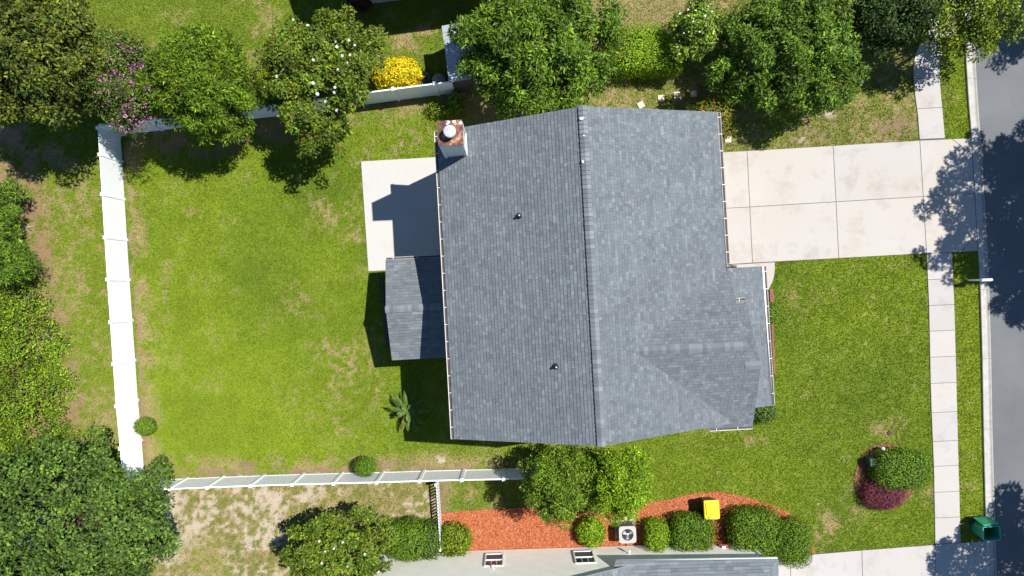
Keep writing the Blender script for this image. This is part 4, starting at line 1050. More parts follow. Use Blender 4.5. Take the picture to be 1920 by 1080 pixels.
def dead_sticks(px, py, label, seed, n=14, L=.5):
    b = W(px, py); mb = MB(); r = random.Random(seed)
    for i in range(n):
        a = r.uniform(-.7, 1.2); p = b + Vector((r.uniform(-.1, .1), r.uniform(-.2, .2), .12)); l = L * r.uniform(.5, 1.2)
        mb.tube([p, p + Vector((math.cos(a) * l * .5, -math.sin(a) * l * .3, r.uniform(.02, .12))), p + Vector((math.cos(a) * l, -math.sin(a) * l * .8, r.uniform(-.08, .1)))], [.012, .009, .004], 5)
    tag(mb.build('dead_branch', M['stone'], None, b), label, 'branch')
dead_sticks(78, 628, 'bleached dead branches in the left undergrowth', 3, 20, .75)
dead_sticks(52, 425, 'pale dry twig lying on brown litter at left', 4, 5, .6)
tree('sweetgum_tree', 'big dark green tree filling the lower left corner', 'tree', 128, 985, 225, 175, 4.6, 3.2, 480, 58000, .16, .095, 'sweetgum', 140, rt=.24, limbs=22, cr=.12, lump=.16, base=(165, 930))
# yard
bush('topiary_ball', 'small round topiary in front of the left fence', 'topiary', 273, 799, 20, 17.5, 1.15, 1700, .06, .035, 'boxwood', 150, p=2, zc=.72, stem=True)
bush('topiary_ball', 'small round topiary in front of the lower fence', 'topiary', 685, 874, 21.5, 19.5, 1.35, 1800, .06, .035, 'boxwood', 151, p=2, zc=.85, stem=True)
tree('arborvitae', 'tall bushy evergreen at the end of the lower fence', 'tree', 1043, 905, 74, 80, 3.0, 2.3, 170, 17000, .12, .055, 'conifer', 152, rt=.1, limbs=10, cr=.17, lump=.1, up=.5, rag=.22)
tree('arborvitae', 'yellow green bushy evergreen below the main roof ridge', 'tree', 1157, 903, 72, 82, 3.0, 2.3, 170, 17000, .12, .055, 'privet', 153, rt=.1, limbs=10, cr=.17, lump=.1, up=.5, rag=.22)
bush('round_bush', 'round light green bush in mulch beside the condenser', 'bush', 1109, 999, 27, 28, 1.1, 2600, .09, .05, 'privet', 154, p=2.1, rough=.1)
bush('clipped_hedge', 'narrow upright clipped hedge right of the condenser', 'hedge', 1231, 1004, 22, 28, 1.35, 2600, .08, .04, 'privet', 155, p=4.5, rough=.06)
bush('clipped_hedge', 'square clipped hedge below the yellow lidded bin', 'hedge', 1298, 999, 41, 35, 1.3, 5200, .08, .045, 'boxwood', 156, p=5, rough=.06)
bush('clipped_hedge', 'largest square clipped hedge right of yellow lidded bin', 'hedge', 1416, 999, 48, 45, 1.4, 7200, .08, .045, 'boxwood', 157, p=5, rough=.06)
bush('clipped_hedge', 'rounded clipped hedge at the right end of the mulch bed', 'hedge', 1489, 1019, 35, 45, 1.4, 5600, .075, .04, 'boxwood', 158, p=3, rough=.05)
m2, c, rd, _ = tree('magnolia_tree', 'low magnolia with white flowers at the bottom edge', 'tree', 636, 1034, 114, 80, 2.6, 1.7, 130, 16000, .18, .08, 'magnolia', 159, 'waxy', rt=.1, limbs=12, cr=.18, lump=.16, base=(640, 1002))
sp = [(599, 1015), (610, 1034), (626, 1028), (643, 1017), (684, 1039), (604, 1056), (710, 1072), (652, 1062)]
add_flowers(m2, sp, [surf_h(c, rd, *q) for q in sp], (.32, .55), 9)
bush('mounded_bush', 'dense rounded green bush beside the bottom magnolia', 'bush', 762, 1014, 44, 38, 1.9, 5600, .09, .045, 'boxwood', 160, p=2.6, rough=.1)
bush('mounded_bush', 'narrow dark green bush against the picket fence', 'bush', 806, 1015, 20, 34, 1.5, 2600, .09, .045, 'sweetgum', 161, p=2.6, rough=.12)
bush('mounded_bush', 'loose light green bush in the mulch corner', 'bush', 851, 1015, 33, 29, 1.2, 2400, .12, .055, 'yellowgreen', 162, p=2, rough=.24)
bush('clipped_hedge', 'oblong clipped green hedge on the round mulch island', 'hedge', 1692, 881, 53, 37, 1.25, 6800, .08, .045, 'boxwood', 163, p=3.4, rough=.07)
bush('purple_shrub', 'low mounded purple shrub on the round mulch island', 'shrub', 1657, 926, 41, 32, .8, 5200, .06, .028, 'purple', 164, p=2.4, rough=.07)
bush('porch_shrub', 'small green shrub beside the porch gutter', 'shrub', 1446, 588, 12, 21, .7, 700, .09, .05, 'boxwood', 165, p=2.4, rough=.1)
bush('porch_shrub', 'dark leafy shrub at the lower porch corner', 'shrub', 1432, 775, 24, 19, .9, 800, .10, .055, 'sweetgum', 166, p=2.2, rough=.2)

# palm-like plant in the lawn
def frond_plant(px, py, h, label):
    c = W(px, py, h); b = Vector((c.x, c.y, 0)); root = thing('frond_plant', b, label, 'plant'); r = random.Random(2)
    mb = MB(); mb.tube([b, b + Vector((0, 0, h * .55))], [.06, .05], 8); mb.build('stem', M['bark'], root)
    for k in range(19):
        a = k * 2.4 + r.uniform(-.15, .15); L = r.uniform(.85, 1.3) * (1.0 if k > 5 else .7); el = r.uniform(.15, .5) if k > 5 else .9
        pts = []; 
        for i in range(9):
            t = i / 8; pts.append(Vector((math.cos(a) * L * t * math.cos(el), math.sin(a) * L * t * math.cos(el), h * .55 + L * (math.sin(el) * t * 1.6 - .75 * t * t))) + b)
        V_, N_, L_, D_, S_ = [], [], [], [], []
        for i in range(1, 9):
            for sg in (-1, 1):
                for q in (0, .5):
                    t = (i - q) / 8
                    p = lin(pts[i - 1], pts[i], 1 - q); d = (pts[i] - pts[i - 1]).normalized(); s_ = d.cross(Vector((0, 0, 1))).normalized() * sg
                    V_.append(p); D_.append(s_ * .8 + d * .7); N_.append(Vector((0, 0, 1)) + s_ * .2); L_.append(.17 * math.sin(math.pi * min(.95, t * .8 + .15)))
        n = len(V_); V_ = np.array([tuple(x) for x in V_]); D_ = np.array([tuple(x) for x in D_]); N_ = np.array([tuple(x) for x in N_]); L_ = np.array(L_)
        col = pick_cols(np.random.default_rng(k), n, [(.10, .17, .03), (.14, .22, .05), (.07, .12, .02)], [2, 1, 2], .15) * (1 if k != 7 else np.array([[2.2, 1.3, .8]]))
        v, t_, cl = leaves(V_, D_, N_, L_, np.full(n, .055), col)
        rib = MB(); rib.tube(pts, [.02] * 5 + [.017, .014, .011, .007], 4)      # midrib carrying the leaflets
        rv = np.array(rib.v); rt_ = []
        for f_ in rib.f: rt_ += [(f_[0], f_[q_], f_[q_ + 1]) for q_ in range(1, len(f_) - 1)]
        t_ = np.concatenate([t_, np.array(rt_) + len(v)]); v = np.concatenate([v, rv]); cl = np.concatenate([cl, np.tile([[.15, .22, .05]], (len(rv), 1))])
        link_obj('frond', np_mesh('frond', v - np.array(b), t_, cl, M['waxy']), root)
frond_plant(762, 774, 1.35, 'spiky frond plant on the lawn edge in half shade')

# street trees beyond the right edge (their shade falls on driveway and road)
def shade_caster(sx, sy, r_px, hm, seed, label, n, rz):
    gx_ = sx + .50 * hm * F / H; gy_ = sy - .23 * hm * F / H      # trunk foot from the shade it throws
    b = W(gx_, gy_); R_ = r_px * H / F
    root = thing('street_tree', b, label, 'tree', None)
    (v, t, col), cc = crown_leaves(seed, (b.x, b.y, hm), (R_, R_, rz), 420, n, .19, .10, *PAL['laurel'], cr=.15, lump=.16, shell=(.2, 1.0))
    link_obj('crown', np_mesh('crown', v - np.array(b), t, col, M['leaf']), root)
    trunk_mesh(b, cc, (b.x, b.y, hm), .16, 10, seed).build('trunk', M['bark'], root)
shade_caster(1938, 408, 205, 8.2, 171, 'street tree whose broad shade falls across the driveway mouth', 62000, 2.6)
shade_caster(1932, 1092, 205, 7.6, 172, 'street tree whose shade falls past the green bin', 56000, 2.6)
shade_caster(1900, 40, 84, 7.0, 173, 'street tree whose shade falls on the road at top right', 9000, 1.8)

# ------------------------------------------------------------------ neighbouring house, bottom
nh = thing('neighbour_house', W(1050, 1028), 'cream sided house with grey roof along the bottom edge', 'house')
w0 = W(690, 1038.5); w1 = W(1404, 1016.2); wd = (w1 - w0).normalized(); wn_ = Vector((wd.y, -wd.x, 0))     # wn_ points down the picture (away)
if wn_.y > 0: wn_ = -wn_
Lw = (w1 - w0).length
# lap siding: boards tilted beyond a real lap so the wall catches more sun
gx0 = (W(1166, 1022) - w0).dot(wd)
peak = gx0 * .47
def wall_top(s): 
    if s > gx0: return 2.62
    return 2.6 + ((gx0 - s) if s > peak else (gx0 - 2 * peak + s)) * .48
sd = MB(); z = .12; k = 0
while z < 6.4:
    z2 = z + .125
    # extent of this board
    ss = [i * Lw / 240 for i in range(241)]; ok = [s for s in ss if wall_top(s) > z2 - .02]
    if ok:
        a, b = min(ok), max(ok); p0 = w0 + wd * a; p1 = w0 + wd * b
        if z < 2.55: p1 = w1
        sd.hexa([zs(p0 - wn_ * .032, z), zs(p1 - wn_ * .032, z), zs(p1 + wn_ * .03, z), zs(p0 + wn_ * .03, z), zs(p0 - wn_ * .006, z2), zs(p1 - wn_ * .006, z2), zs(p1 + wn_ * .03, z2), zs(p0 + wn_ * .03, z2)])
    z = z2
sd.build('lap_siding', M['cream'], nh)
mb = MB(); mb.hexa([zs(w0 - wn_ * .01, 0), zs(w1 - wn_ * .01, 0), zs(w1 + wn_ * 6, 0), zs(w0 + wn_ * 6, 0), zs(w0 - wn_ * .01, .12), zs(w1 - wn_ * .01, .12), zs(w1 + wn_ * 6, .12), zs(w0 + wn_ * 6, .12)]); mb.build('foundation', M['stone'], nh)
mb = MB(); mb.hexa([zs(w1 + wd * .0 + wn_ * .03, .12), zs(w1 - wd * .02 + wn_ * .03, .12), zs(w1 - wd * .02 + wn_ * 6, .12), zs(w1 + wn_ * 6, .12), zs(w1 + wn_ * .03, 2.6), zs(w1 - wd * .02 + wn_ * .03, 2.6), zs(w1 - wd * .02 + wn_ * 6, 2.6), zs(w1 + wn_ * 6, 2.6)]); mb.build('side_wall', M['cream'], nh)
mb = MB(); cpt = w1 - wd * .05; mb.box((cpt.x, cpt.y, 1.36), (.13, .13, 2.48), math.atan2(wd.y, wd.x)); mb.build('corner_trim', M['trim'], nh)
# roofs
e0 = W(1155, 1051, 2.62); e1 = W(1458, 1045.5, 2.62); pit = .5
run = 4.2
r1 = e1 - wd * run + wn_ * run + Vector((0, 0, run * pit)); r0 = e0 - wd * 2 + wn_ * run + Vector((0, 0, run * pit)); e0b = e0 - wd * 0
mb = MB(); mb.slab3([tuple(p) for p in (e0b, e1, r1, r0)], .1); e2 = e1 + wn_ * (2 * run); mb.slab3([tuple(p) for p in (e1, e2, r1)], .1)
nr = mb.build('roof', M['trim'], nh)
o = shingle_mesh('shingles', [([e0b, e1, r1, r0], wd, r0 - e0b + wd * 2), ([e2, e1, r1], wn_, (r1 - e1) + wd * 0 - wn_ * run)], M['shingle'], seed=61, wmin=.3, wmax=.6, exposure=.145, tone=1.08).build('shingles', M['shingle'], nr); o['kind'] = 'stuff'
# gable over the left wing
def gz(s, off): return w0 + wd * s - wn_ * off
ov_ = .14
gR = gz(gx0 + .1, ov_); gR.z = 2.72; gP = gz(peak, ov_); gP.z = 2.72 + (gx0 + .1 - peak) * .48; gL = gz(2 * peak - gx0 - .1, ov_); gL.z = 2.72
deep = wn_ * 9
mb = MB(); mb.slab3([tuple(p) for p in (gR, gP, gP + deep, gR + deep)], .13); mb.slab3([tuple(p) for p in (gP, gL, gL + deep, gP + deep)], .13)
gr = mb.build('gable_roof', M['trim'], nh)
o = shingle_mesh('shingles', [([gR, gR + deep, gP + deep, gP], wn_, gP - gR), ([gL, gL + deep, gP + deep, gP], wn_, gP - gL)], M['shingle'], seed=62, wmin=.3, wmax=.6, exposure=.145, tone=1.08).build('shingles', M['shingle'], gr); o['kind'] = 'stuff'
# windows
def sash(s0, s1, z0, z1):
    def bx(name, a, b, za, zb, d0, d1, mat, par):
        m = MB(); p, q = w0 + wd * a, w0 + wd * b
        m.hexa([zs(p - wn_ * d1, za), zs(q - wn_ * d1, za), zs(q - wn_ * d0, za), zs(p - wn_ * d0, za), zs(p - wn_ * d1, zb), zs(q - wn_ * d1, zb), zs(q - wn_ * d0, zb), zs(p - wn_ * d0, zb)]); return m.build(name, mat, par)
    wf = bx('window', s0, s1, z0, z1, .0, .035, M['trim'], nh)
    zm = (z0 + z1) / 2
    bx('screen', s0 + .06, s1 - .06, z0 + .06, zm - .03, .03, .040, M['blind'], wf); bx('pane', s0 + .06, s1 - .06, zm + .03, z1 - .06, .03, .038, M['glass'], wf)
    for (a, b, c_, d_) in ((s0, s0 + .06, z0, z1), (s1 - .06, s1, z0, z1), (s0 + .06, s1 - .06, z1 - .06, z1), (s0 + .06, s1 - .06, z0, z0 + .06), (s0 + .06, s1 - .06, zm - .03, zm + .03)):
        bx('frame', a, b, c_, d_, .036, .075, M['white'], wf)
    n = 3
    for i in range(1, n): bx('muntin', s0 + .06 + (s1 - s0 - .12) * i / n - .012, s0 + .06 + (s1 - s0 - .12) * i / n + .012, zm + .03, z1 - .06, .038, .05, M['white'], wf)
for (xa, xb, yb, ya) in ((910, 944.5, 1040, 1063.5), (1074, 1111.5, 1033.5, 1058)):
    sa = (W(xa, 1040, .6) - w0).dot(wd); sb = (W(xb, 1040, .6) - w0).dot(wd); sash(sa, sb, .62, 2.1)
# flood lights on the wall
for (x, y, hz_) in ((1180, 1038, 1.1), (925, 1068, 2.35)):
    s = (W(x, y, hz_) - w0).dot(wd); p = w0 + wd * s; mb = MB()
    mb.tube([(p.x, p.y, hz_), (p.x - wn_.x * .12, p.y - wn_.y * .12, hz_ + .02)], .03, 6); mb.lathe((p.x - wn_.x * .16, p.y - wn_.y * .16, hz_ - .05), [(.03, .0), (.06, .03), (.06, .09), (.03, .12)], 10); mb.build('wall_lamp', M['white'], nh)

# upper neighbour: wall corner at the top edge
un = thing('neighbour_house', W(760, -5), 'pale sided house corner in shade at the top edge', 'house')
u0 = W(697, 7); ud = (W(744, 1) - u0).normalized(); un_ = Vector((-ud.y, ud.x, 0))
mb = MB(); mb.prism([tuple(p[:2]) for p in (u0, u0 + ud * 8, u0 + ud * 8 + un_ * 8, u0 + un_ * 8)], 0, 5.7); mb.build('wall', M['siding'], un)
ue = [u0 - ud * .45 - un_ * .62, u0 + ud * 8.4 - un_ * .62, u0 + ud * 8.4 + un_ * 8.4, u0 - ud * .45 + un_ * 8.4]
for p in ue: p.z = 5.95
rp0 = lin(ue[0], ue[3], .5); rp1 = lin(ue[1], ue[2], .5); rp0.z = rp1.z = 7.6
mb = MB(); mb.slab3([tuple(p) for p in (ue[0], ue[1], rp1, rp0)], .15); mb.slab3([tuple(p) for p in (rp0, rp1, ue[2], ue[3])], .15); ur = mb.build('roof', M['trim'], un)
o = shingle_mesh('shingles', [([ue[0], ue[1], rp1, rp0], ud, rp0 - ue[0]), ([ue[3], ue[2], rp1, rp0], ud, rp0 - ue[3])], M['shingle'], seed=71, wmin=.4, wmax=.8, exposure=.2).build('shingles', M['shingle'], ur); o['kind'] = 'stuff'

# ------------------------------------------------------------------ garden shed and clutter by the top fence
s0_ = W(828, 48.5, 2.3); s1_ = W(842, 154.5, 2.3); sdv = (s1_ - s0_).normalized(); sp_ = Vector((-sdv.y, sdv.x, 0))
if sp_.x < 0: sp_ = -sp_
sh = thing('garden_shed', Vector((s0_.x + .8, s0_.y - 1.3, 0)), 'metal roofed garden shed half hidden under the broad tree', 'shed')
mb = MB(); rr2 = [s0_, s1_, s1_ + sp_ * 2.0 + Vector((0, 0, .25)), s0_ + sp_ * 2.0 + Vector((0, 0, .25))]; mb.slab3([tuple(p) for p in rr2], .05); sro = mb.build('roof', M['shedroof'], sh)
for i in range(1, 8):
    p = lin(s0_, s1_, i / 8); mb = MB(); mb.tube([p + Vector((0, 0, .01)), p + sp_ * 2.0 + Vector((0, 0, .26))], .015, 5); mb.build('roof_rib', M['shedroof'], sro)
mb = MB(); a_, b_ = s0_ + sp_ * .12 + sdv * .12, s1_ + sp_ * .12 - sdv * .12; mb.prism([tuple(p[:2]) for p in (a_, b_, b_ + sp_ * 1.75, a_ + sp_ * 1.75)], 0, 2.24); mb.build('wall', M['timber'], sh)

def bucket(name, label, cat, px, py, h, r0, r1, mat, tilt=0.0):
    b = W(px, py, h); b.z = 0; root = thing(name, b, label, cat); mb = MB()
    mb.lathe((b.x, b.y, 0), [(r0, 0), (r1, h), (r1 + .02, h), (r1 + .02, h + .02), (r1 - .015, h + .02), (r1 - .015, h), (r0 - .02, .03)], 20); mb.build('shell', mat, root)
    mb = MB(); mb.lathe((b.x, b.y, .05), [(r0 - .02, 0), (r0 - .02, .01)], 18); mb.build('bottom', M['black'] if name != 'lidded_bin' else mat, root)
    return root
bucket('round_tub', 'round blue tub beside the golden shrub', 'tub', 793, 145, .35, .2, .28, M['bluep'])
lb = bucket('lidded_bin', 'round grey lidded bin between fence and shed', 'bin', 823, 150, .6, .24, .29, M['greyp']); p = ORG[lb.name]
mb = MB(); mb.lathe((p.x, p.y, .63), [(.32, 0), (.32, .03), (.2, .08), (.04, .1)], 20); mb.build('lid', M['greyp'], lb)
p = W(806, 160, .3); mb = MB(); vs = [(p.x - .28, p.y - .1, .02), (p.x + .28, p.y - .06, .02), (p.x + .3, p.y + .2, .02), (p.x - .22, p.y + .16, .02), (p.x - .2, p.y, .3), (p.x + .05, p.y + .02, .42), (p.x + .24, p.y + .08, .26)]
mb.add(vs, [(0, 1, 5, 4), (1, 2, 6, 5), (2, 3, 4, 5, 6), (3, 0, 4), (3, 2, 1, 0)]); tag(mb.build('tarpaulin', M['bluep'], None, (p.x, p.y, 0)), 'crumpled blue tarpaulin behind the top fence', 'tarp')

# pale pole behind the house
b = W(978.5, 231); mb = MB(); mb.tube([b, b + Vector((0, 0, 4.0))], [.04, .035], 8); po = thing('pole', b, 'slim pale pole standing behind the main roof', 'pole'); mb.build('shaft', M['trim'], po)
mb = MB(); mb.lathe(b + Vector((0, 0, 4.0)), [(.05, 0), (.05, .04), (.01, .08)], 10); mb.build('pole_cap', M['trim'], po)

# ------------------------------------------------------------------ condenser
def condenser():
    c = W(1176.7, 1002.5, .85); b = Vector((c.x, c.y, 0)); ang = math.atan2(wd.y, wd.x) + .01
    root = thing('condenser_unit', b, 'square air conditioning condenser with visible fan in the mulch', 'air conditioner')
    mb = MB(); mb.box((b.x + .0, b.y + .06, .05), (.98, 1.0, .08), ang); mb.build('pad', M['walk'], root)
    mb = MB(); mb.box((b.x, b.y, .46), (.78, .78, .74), ang, None, 1.0, .09); mb.build('coil_case', M['acdark'], root)
    for i in range(4):
        a = ang + math.pi / 4 + i * math.pi / 2; mb = MB(); mb.box((b.x + math.cos(a) * .50, b.y + math.sin(a) * .50, .46), (.06, .06, .75), ang); mb.build('corner_post', M['acgrey'], root)
    # top panel with round opening
    mb = MB(); n = 32; ro = .285; vs = []; fs = []
    for zz in (.83, .87):
        for k in range(n):
            t = 2 * math.pi * k / n; x, y = math.cos(t), math.sin(t); m = max(abs(x), abs(y)); q = (abs(x) ** 8 + abs(y) ** 8) ** (-1 / 8) * .415
            vs += [(b.x + math.cos(ang) * x * q - math.sin(ang) * y * q, b.y + math.sin(ang) * x * q + math.cos(ang) * y * q, zz), (b.x + x * ro, b.y + y * ro, zz)]
    for k in range(n):
        l = (k + 1) % n; o_ = 2 * n
        fs += [(o_ + 2 * k, o_ + 2 * l, o_ + 2 * l + 1, o_ + 2 * k + 1), (2 * k, 2 * l, o_ + 2 * l, o_ + 2 * k), (2 * k + 1, o_ + 2 * k + 1, o_ + 2 * l + 1, 2 * l + 1)]
    mb.add(vs, fs); mb.build('top_panel', M['acgrey'], root)
    mb = MB(); mb.lathe((b.x, b.y, .83), [(.284, 0), (.284, .006)], 28); mb.build('fan_well', M['black'], root)
    mb = MB(); mb.lathe((b.x, b.y, .66), [(.06, .18), (.06, .2), (.02, .21)], 14); mb.build('fan_hub', M['steel'], root)
    for k in range(3):
        a = k * math.pi * 2 / 3 + .6; mb = MB(); pts = []
        for rr, da, zz in ((.05, -.5, 0), (.25, -.42, -.03), (.25, .30, .06), (.05, .5, .03)): pts.append((b.x + rr * math.cos(a + da), b.y + rr * math.sin(a + da), .855 + zz * .2))
        mb.add(pts + [(x, y, z - .006) for x, y, z in pts], [(0, 1, 2, 3), (7, 6, 5, 4), (0, 4, 5, 1), (1, 5, 6, 2), (2, 6, 7, 3), (3, 7, 4, 0)]); mb.build('fan_blade', M['steel'], root)
    g = MB()
    for rr in (.07, .12, .17, .22, .265):
        g.tube([(b.x + rr * math.cos(t), b.y + rr * math.sin(t), .88) for t in np.linspace(0, 2 * math.pi, 25)], .005, 4, False)
    g.build('fan_guard', M['black'], root)
    mb = MB(); p = b + wn_ * .40; mb.tube([p + Vector((0, 0, .35)), p + wn_ * .18 + Vector((-.02, 0, .32)), p + wn_ * .26 + Vector((-.04, 0, .55))], .03, 6); mb.tube([p + wd * .2 + Vector((0, 0, .3)), p + wd * .22 + wn_ * .26 + Vector((0, 0, .3))], .025, 6); mb.build('pipe', M['black'], root)
condenser()

# wheeled bins
def wheelie(px, py, h, label, body, lidm, ang, sx, sy, open_lid=False):
    c = W(px, py, h); b = Vector((c.x, c.y, 0)); root = thing('wheeled_bin', b, label, 'bin'); ca, sa = math.cos(ang), math.sin(ang)
    def L(x, y, z): return (b.x + x * ca - y * sa, b.y + x * sa + y * ca, z)
    def ring(hx, hy, z, bb=.07, yo=0.):
        pts = []
        for qx, qy, a0 in ((1, 1, 0), (-1, 1, 90), (-1, -1, 180), (1, -1, 270)):
            for k in range(4):
                a = math.radians(a0 + 30 * k); pts.append(L(qx * (hx - bb) + bb * math.cos(a), yo + qy * (hy - bb) + bb * math.sin(a), z))
        return pts
    def skin(rings, close0=True, close1=True):
        m = MB(); n = 16; fs = []
        for k in range(len(rings) - 1):
            for i in range(n): j = (i + 1) % n; fs.append((k * n + i, k * n + j, (k + 1) * n + j, (k + 1) * n + i))
        if close0: fs.append(tuple(range(n - 1, -1, -1)))
        if close1: fs.append(tuple(range((len(rings) - 1) * n, len(rings) * n)))
        m.add([p for r in rings for p in r], fs); return m
    hx, hy = sx / 2, sy / 2; bx_, by_ = hx * .74, hy * .72
    skin([ring(bx_, by_, .05), ring(hx * .93, hy * .93, h - .12), ring(hx * .93, hy * .93, h - .06), ring(hx, hy, h - .05), ring(hx, hy, h), ring(hx * .91, hy * .91, h), ring(hx * .86, hy * .86, h - .15), ring(bx_ * .9, by_ * .9, .10)], True, True).build('body', body, root)
    for sg in (-1, 1):
        m = MB(); p0 = Vector(L(sg * (bx_ + .01), -by_ - .03, .12)); p1 = Vector(L(sg * (bx_ + .06), -by_ - .03, .12)); m.tube([p0, p1], .12, 16); m.build('wheel', M['black'], root)
    m = MB(); m.tube([L(-hx * .8, -hy - .05, h - .06), L(hx * .8, -hy - .05, h - .06)], .018, 8)
    for sg in (-1, 1): m.tube([L(sg * hx * .8, -hy - .05, h - .06), L(sg * hx * .8, -hy * .92, h - .08)], .018, 6)
    m.build('handle', M['bluep'] if not open_lid else body, root)
    if not open_lid:
        lid = skin([ring(hx * 1.02, hy * 1.02, h + .003), ring(hx * 1.03, hy * 1.03, h + .03), ring(hx * .97, hy * .97, h + .055), ring(hx * .90, hy * .90, h + .06)]).build('lid', lidm, root)
        m = MB(); pts = [(-hx * .75, -hy * .42), (hx * .78, -hy * .42), (hx * .78, hy * .78), (-hx * .75, hy * .78)]
        m.prism([L(x, y, 0)[:2] for x, y in pts], h + .061, h + .11); m.build('raised_panel', lidm, lid)
        m = MB(); m.prism([L(x, y, 0)[:2] for x, y in ((-hx * .7, -hy * .88), (hx * .72, -hy * .88), (hx * .72, -hy * .52), (-hx * .7, -hy * .52))], h + .061, h + .074); m.build('hinge_panel', lidm, lid)
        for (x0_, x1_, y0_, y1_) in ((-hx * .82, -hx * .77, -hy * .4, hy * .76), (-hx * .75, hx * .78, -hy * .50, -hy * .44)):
            m = MB(); m.prism([L(x, y, 0)[:2] for x, y in ((x0_, y0_), (x1_, y0_), (x1_, y1_), (x0_, y1_))], h + .0605, h + .064); m.build('groove_shade', M['debris'], lid)  # dark strips laid on the lid, groove shade put into their colour
    else:
        skin([ring(hx * 1.03, hy * 1.03, h - .02), ring(hx * 1.03, hy * 1.03, h + .012), ring(hx * .93, hy * .93, h + .012), ring(hx * .92, hy * .92, h - .02)], False, False).build('rim', M['rim'], root)
        m = MB(); z1 = h - .03; 
        a_ = [L(-hx * .95, -hy - .07, z1), L(hx * .95, -hy - .07, z1), L(hx * .95, -hy - .20, z1 - .7), L(-hx * .95, -hy - .20, z1 - .7)]
        q = [L(-hx * .95, -hy - .10, z1), L(hx * .95, -hy - .10, z1), L(hx * .95, -hy - .23, z1 - .7), L(-hx * .95, -hy - .23, z1 - .7)]
        m.add(a_ + q, [(0, 1, 2, 3), (7, 6, 5, 4), (0, 4, 5, 1), (1, 5, 6, 2), (2, 6, 7, 3), (3, 7, 4, 0)]); m.build('lid', lidm, root)
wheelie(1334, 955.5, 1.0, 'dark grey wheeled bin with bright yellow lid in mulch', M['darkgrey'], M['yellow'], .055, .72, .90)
wheelie(1859.5, 1000.5, 1.05, 'open empty green wheeled bin standing on the kerb', M['green'], M['green'], math.pi + .05, .82, .68, True)

# mailbox
def mailbox():
    c = W(1851.5, 524.8, 1.2); b = Vector((c.x, c.y, 0)); root = thing('mailbox', b, 'narrow white mailbox on a post at the kerb', 'mailbox')
    mb = MB(); mb.box((b.x - .12, b.y, .52), (.09, .09, 1.04), .05); mb.build('post', M['white'], root)
    mb = MB(); mb.box((b.x, b.y, 1.0), (.5, .05, .06), .05); mb.build('arm', M['white'], root)
    mb = MB(); n = 8; prof = [(-.07, 1.03), (.07, 1.03), (.07, 1.14)] + [(.07 * math.cos(t), 1.14 + .07 * math.sin(t)) for t in np.linspace(.3, math.pi - .3, 6)] + [(-.07, 1.14)]
    vs = []; ca, sa = math.cos(.05), math.sin(.05)
    for x in (-.26, .26): vs += [(b.x + x * ca - y * sa, b.y + x * sa + y * ca, z) for y, z in prof]
    m = len(prof); mb.add(vs, [tuple(range(m - 1, -1, -1)), tuple(range(m, 2 * m))] + [(i, (i + 1) % m, m + (i + 1) % m, m + i) for i in range(m)]); bo = mb.build('box', M['siding'], root)  # box greyer than the post, surrounding shade put into its colour
    mb = MB(); mb.box((b.x + .05, b.y - .08, 1.2), (.09, .01, .12), .05); mb.build('flag', M['red'], bo)
mailbox()

# small things
for i, (x, y, rz, lab) in enumerate(((1201.5, 196.8, .5, 'tilted square stepping stone nearest the roof ridge'), (1239.5, 184.2, .12, 'square stepping stone above the roof, second from left'), (1269, 178.5, .05, 'stepping stone half in tree shade above the roof'), (1300, 176, .1, 'stepping stone fully in tree shade above the roof'), (1365, 261.5, -.05, 'square stepping stone beside the top driveway corner'))):
    p = W(x, y); mb = MB(); mb.box((p.x, p.y, .02), (.31, .31, .05), rz, None, 1.0, .02); tag(mb.build('stepping_stone', M['stone'], None, (p.x, p.y, 0)), lab, 'stepping stone', 'stepping stones beside the house')
# brick edging of the porch bed
be = thing('brick_edging', W(1446, 600), 'red brick edging along the porch bed', 'edging')
bme = None
for i in range(34):
    y = 545 + i * 4.6; x = 1444.2 + (y - 545) * .046; 
    for cx in ((0, 3.4) if y < 570 else (0,)):
        p = W(x + cx + random.uniform(-.3, .3), y)
        if bme is None:
            m = MB(); m.box((0, 0, .03), (.10, .11, .07), 0, None, 1.0, .01); bme = m.mesh('brick', M['brick'])
        o = bpy.data.objects.new('brick', bme); C.objects.link(o); o.parent = be; o.location = p - ORG[be.name] + Vector((0, 0, random.uniform(-.01, .01))); o.rotation_euler = (0, 0, random.uniform(-.08, .08))
# timber edging left of rear porch
p = W(716, 520); q = W(727, 650); te = thing('timber_edging', p, 'dark timber edging beside the rear porch', 'edging')
for k in range(3):
    a, b = lin(p, q, k / 3 + .004), lin(p, q, (k + 1) / 3 - .004); m = MB(); dd = (b - a).normalized(); nn = Vector((-dd.y, dd.x, 0)) * .06
    m.hexa([zs(a - nn, 0), zs(b - nn, 0), zs(b + nn, 0), zs(a + nn, 0), zs(a - nn, .14), zs(b - nn, .14), zs(b + nn, .14), zs(a + nn, .14)]); m.build('timber', M['timber'], te)
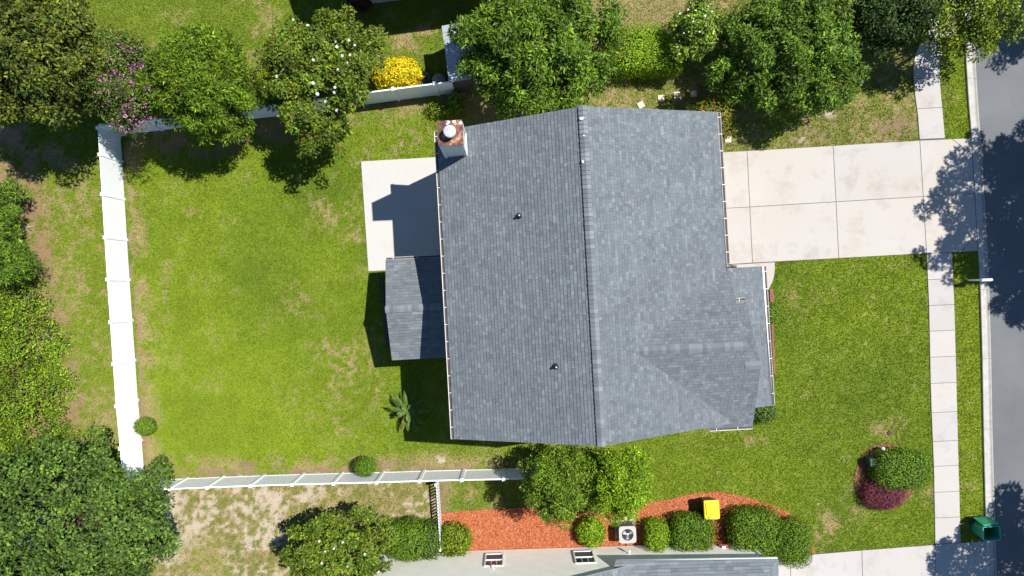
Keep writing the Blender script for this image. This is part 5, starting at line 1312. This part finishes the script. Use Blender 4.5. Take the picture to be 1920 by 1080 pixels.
# capped pipe and utility pedestal on the island
p = W(1656.7, 842.2, .5); b = Vector((p.x, p.y, 0)); r_ = thing('capped_pipe', b, 'short white capped pipe at the edge of mulch island', 'pipe')
mb = MB(); mb.tube([b, b + Vector((0, 0, .45))], .05, 12); mb.build('shaft', M['white'], r_); mb = MB(); mb.lathe(b + Vector((0, 0, .45)), [(.09, 0), (.095, .04), (.07, .08), (.02, .095)], 16); mb.build('cap', M['white'], r_)
p = W(1636, 866, .5); b = Vector((p.x, p.y, 0)); r_ = thing('utility_pedestal', b, 'dark green utility pedestal shaded by the island hedge', 'utility box')
mb = MB(); mb.box((b.x, b.y, .3), (.32, .36, .6), .1, None, 1.0, .03); mb.build('housing', M['dkgreen'], r_); mb = MB(); mb.box((b.x, b.y, .62), (.36, .40, .04), .1, None, 1.0, .03); mb.build('lid', M['dkgreen'], r_)
p = W(1668, 811.5); mb = MB(); mb.lathe((p.x, p.y, -.02), [(.11, 0), (.11, .06), (.09, .07), (.02, .072)], 18); tag(mb.build('cleanout_cover', M['timber'], None, (p.x, p.y, 0)), 'small dark round cover in the front lawn', 'cover')
p = W(836.5, 979); mb = MB(); mb.box((p.x, p.y, .04), (.18, .12, .06), 0, None, 1.0, .015); mb.box((p.x, p.y, .075), (.14, .08, .012)); tag(mb.build('valve_box', M['black'], None, (p.x, p.y, 0)), 'small black valve box in orange mulch', 'valve box')
p = W(1607, 151); mb = MB(); k = 10; vs = [(p.x, p.y, .14)]
for i in range(k):
    a = 2 * math.pi * i / k; rr = random.uniform(.12, .22); vs.append((p.x + rr * 1.2 * math.cos(a), p.y + rr * math.sin(a), random.uniform(.06, .16)))
mb.add(vs, [(0, 1 + i, 1 + (i + 1) % k) for i in range(k)]); tag(mb.build('plastic_sheet', M['bluep'], None, (p.x, p.y, 0)), 'crumpled pale blue plastic on shaded grass', 'litter')
# coiled hose on the neighbour wall
s = (W(1357, 1024, .75) - w0).dot(wd); hc = w0 + wd * s - wn_ * .12; hr_ = thing('garden_hose', Vector((hc.x, hc.y, 0)), 'coiled red garden hose hanging on the cream wall', 'hose')
mb = MB()
for k in range(4):
    rr = .24 + .025 * k; mb.tube([hc + wd * (rr * math.cos(t)) + Vector((0, 0, .62 + rr * math.sin(t))) - wn_ * (.03 + .02 * (k % 2) + .05 * math.sin(t)) for t in np.linspace(0, 2 * math.pi, 29)], .018, 6, False)
mb.build('coil', M['red'], hr_); mb = MB(); mb.box((hc.x + wn_.x * .05, hc.y + wn_.y * .05, .75), (.16, .14, .06), math.atan2(wd.y, wd.x)); mb.build('hanger', M['white'], hr_)
print('objects', len(bpy.data.objects), 'tris', sum(len(o.data.polygons) for o in bpy.data.objects if o.type == 'MESH'))
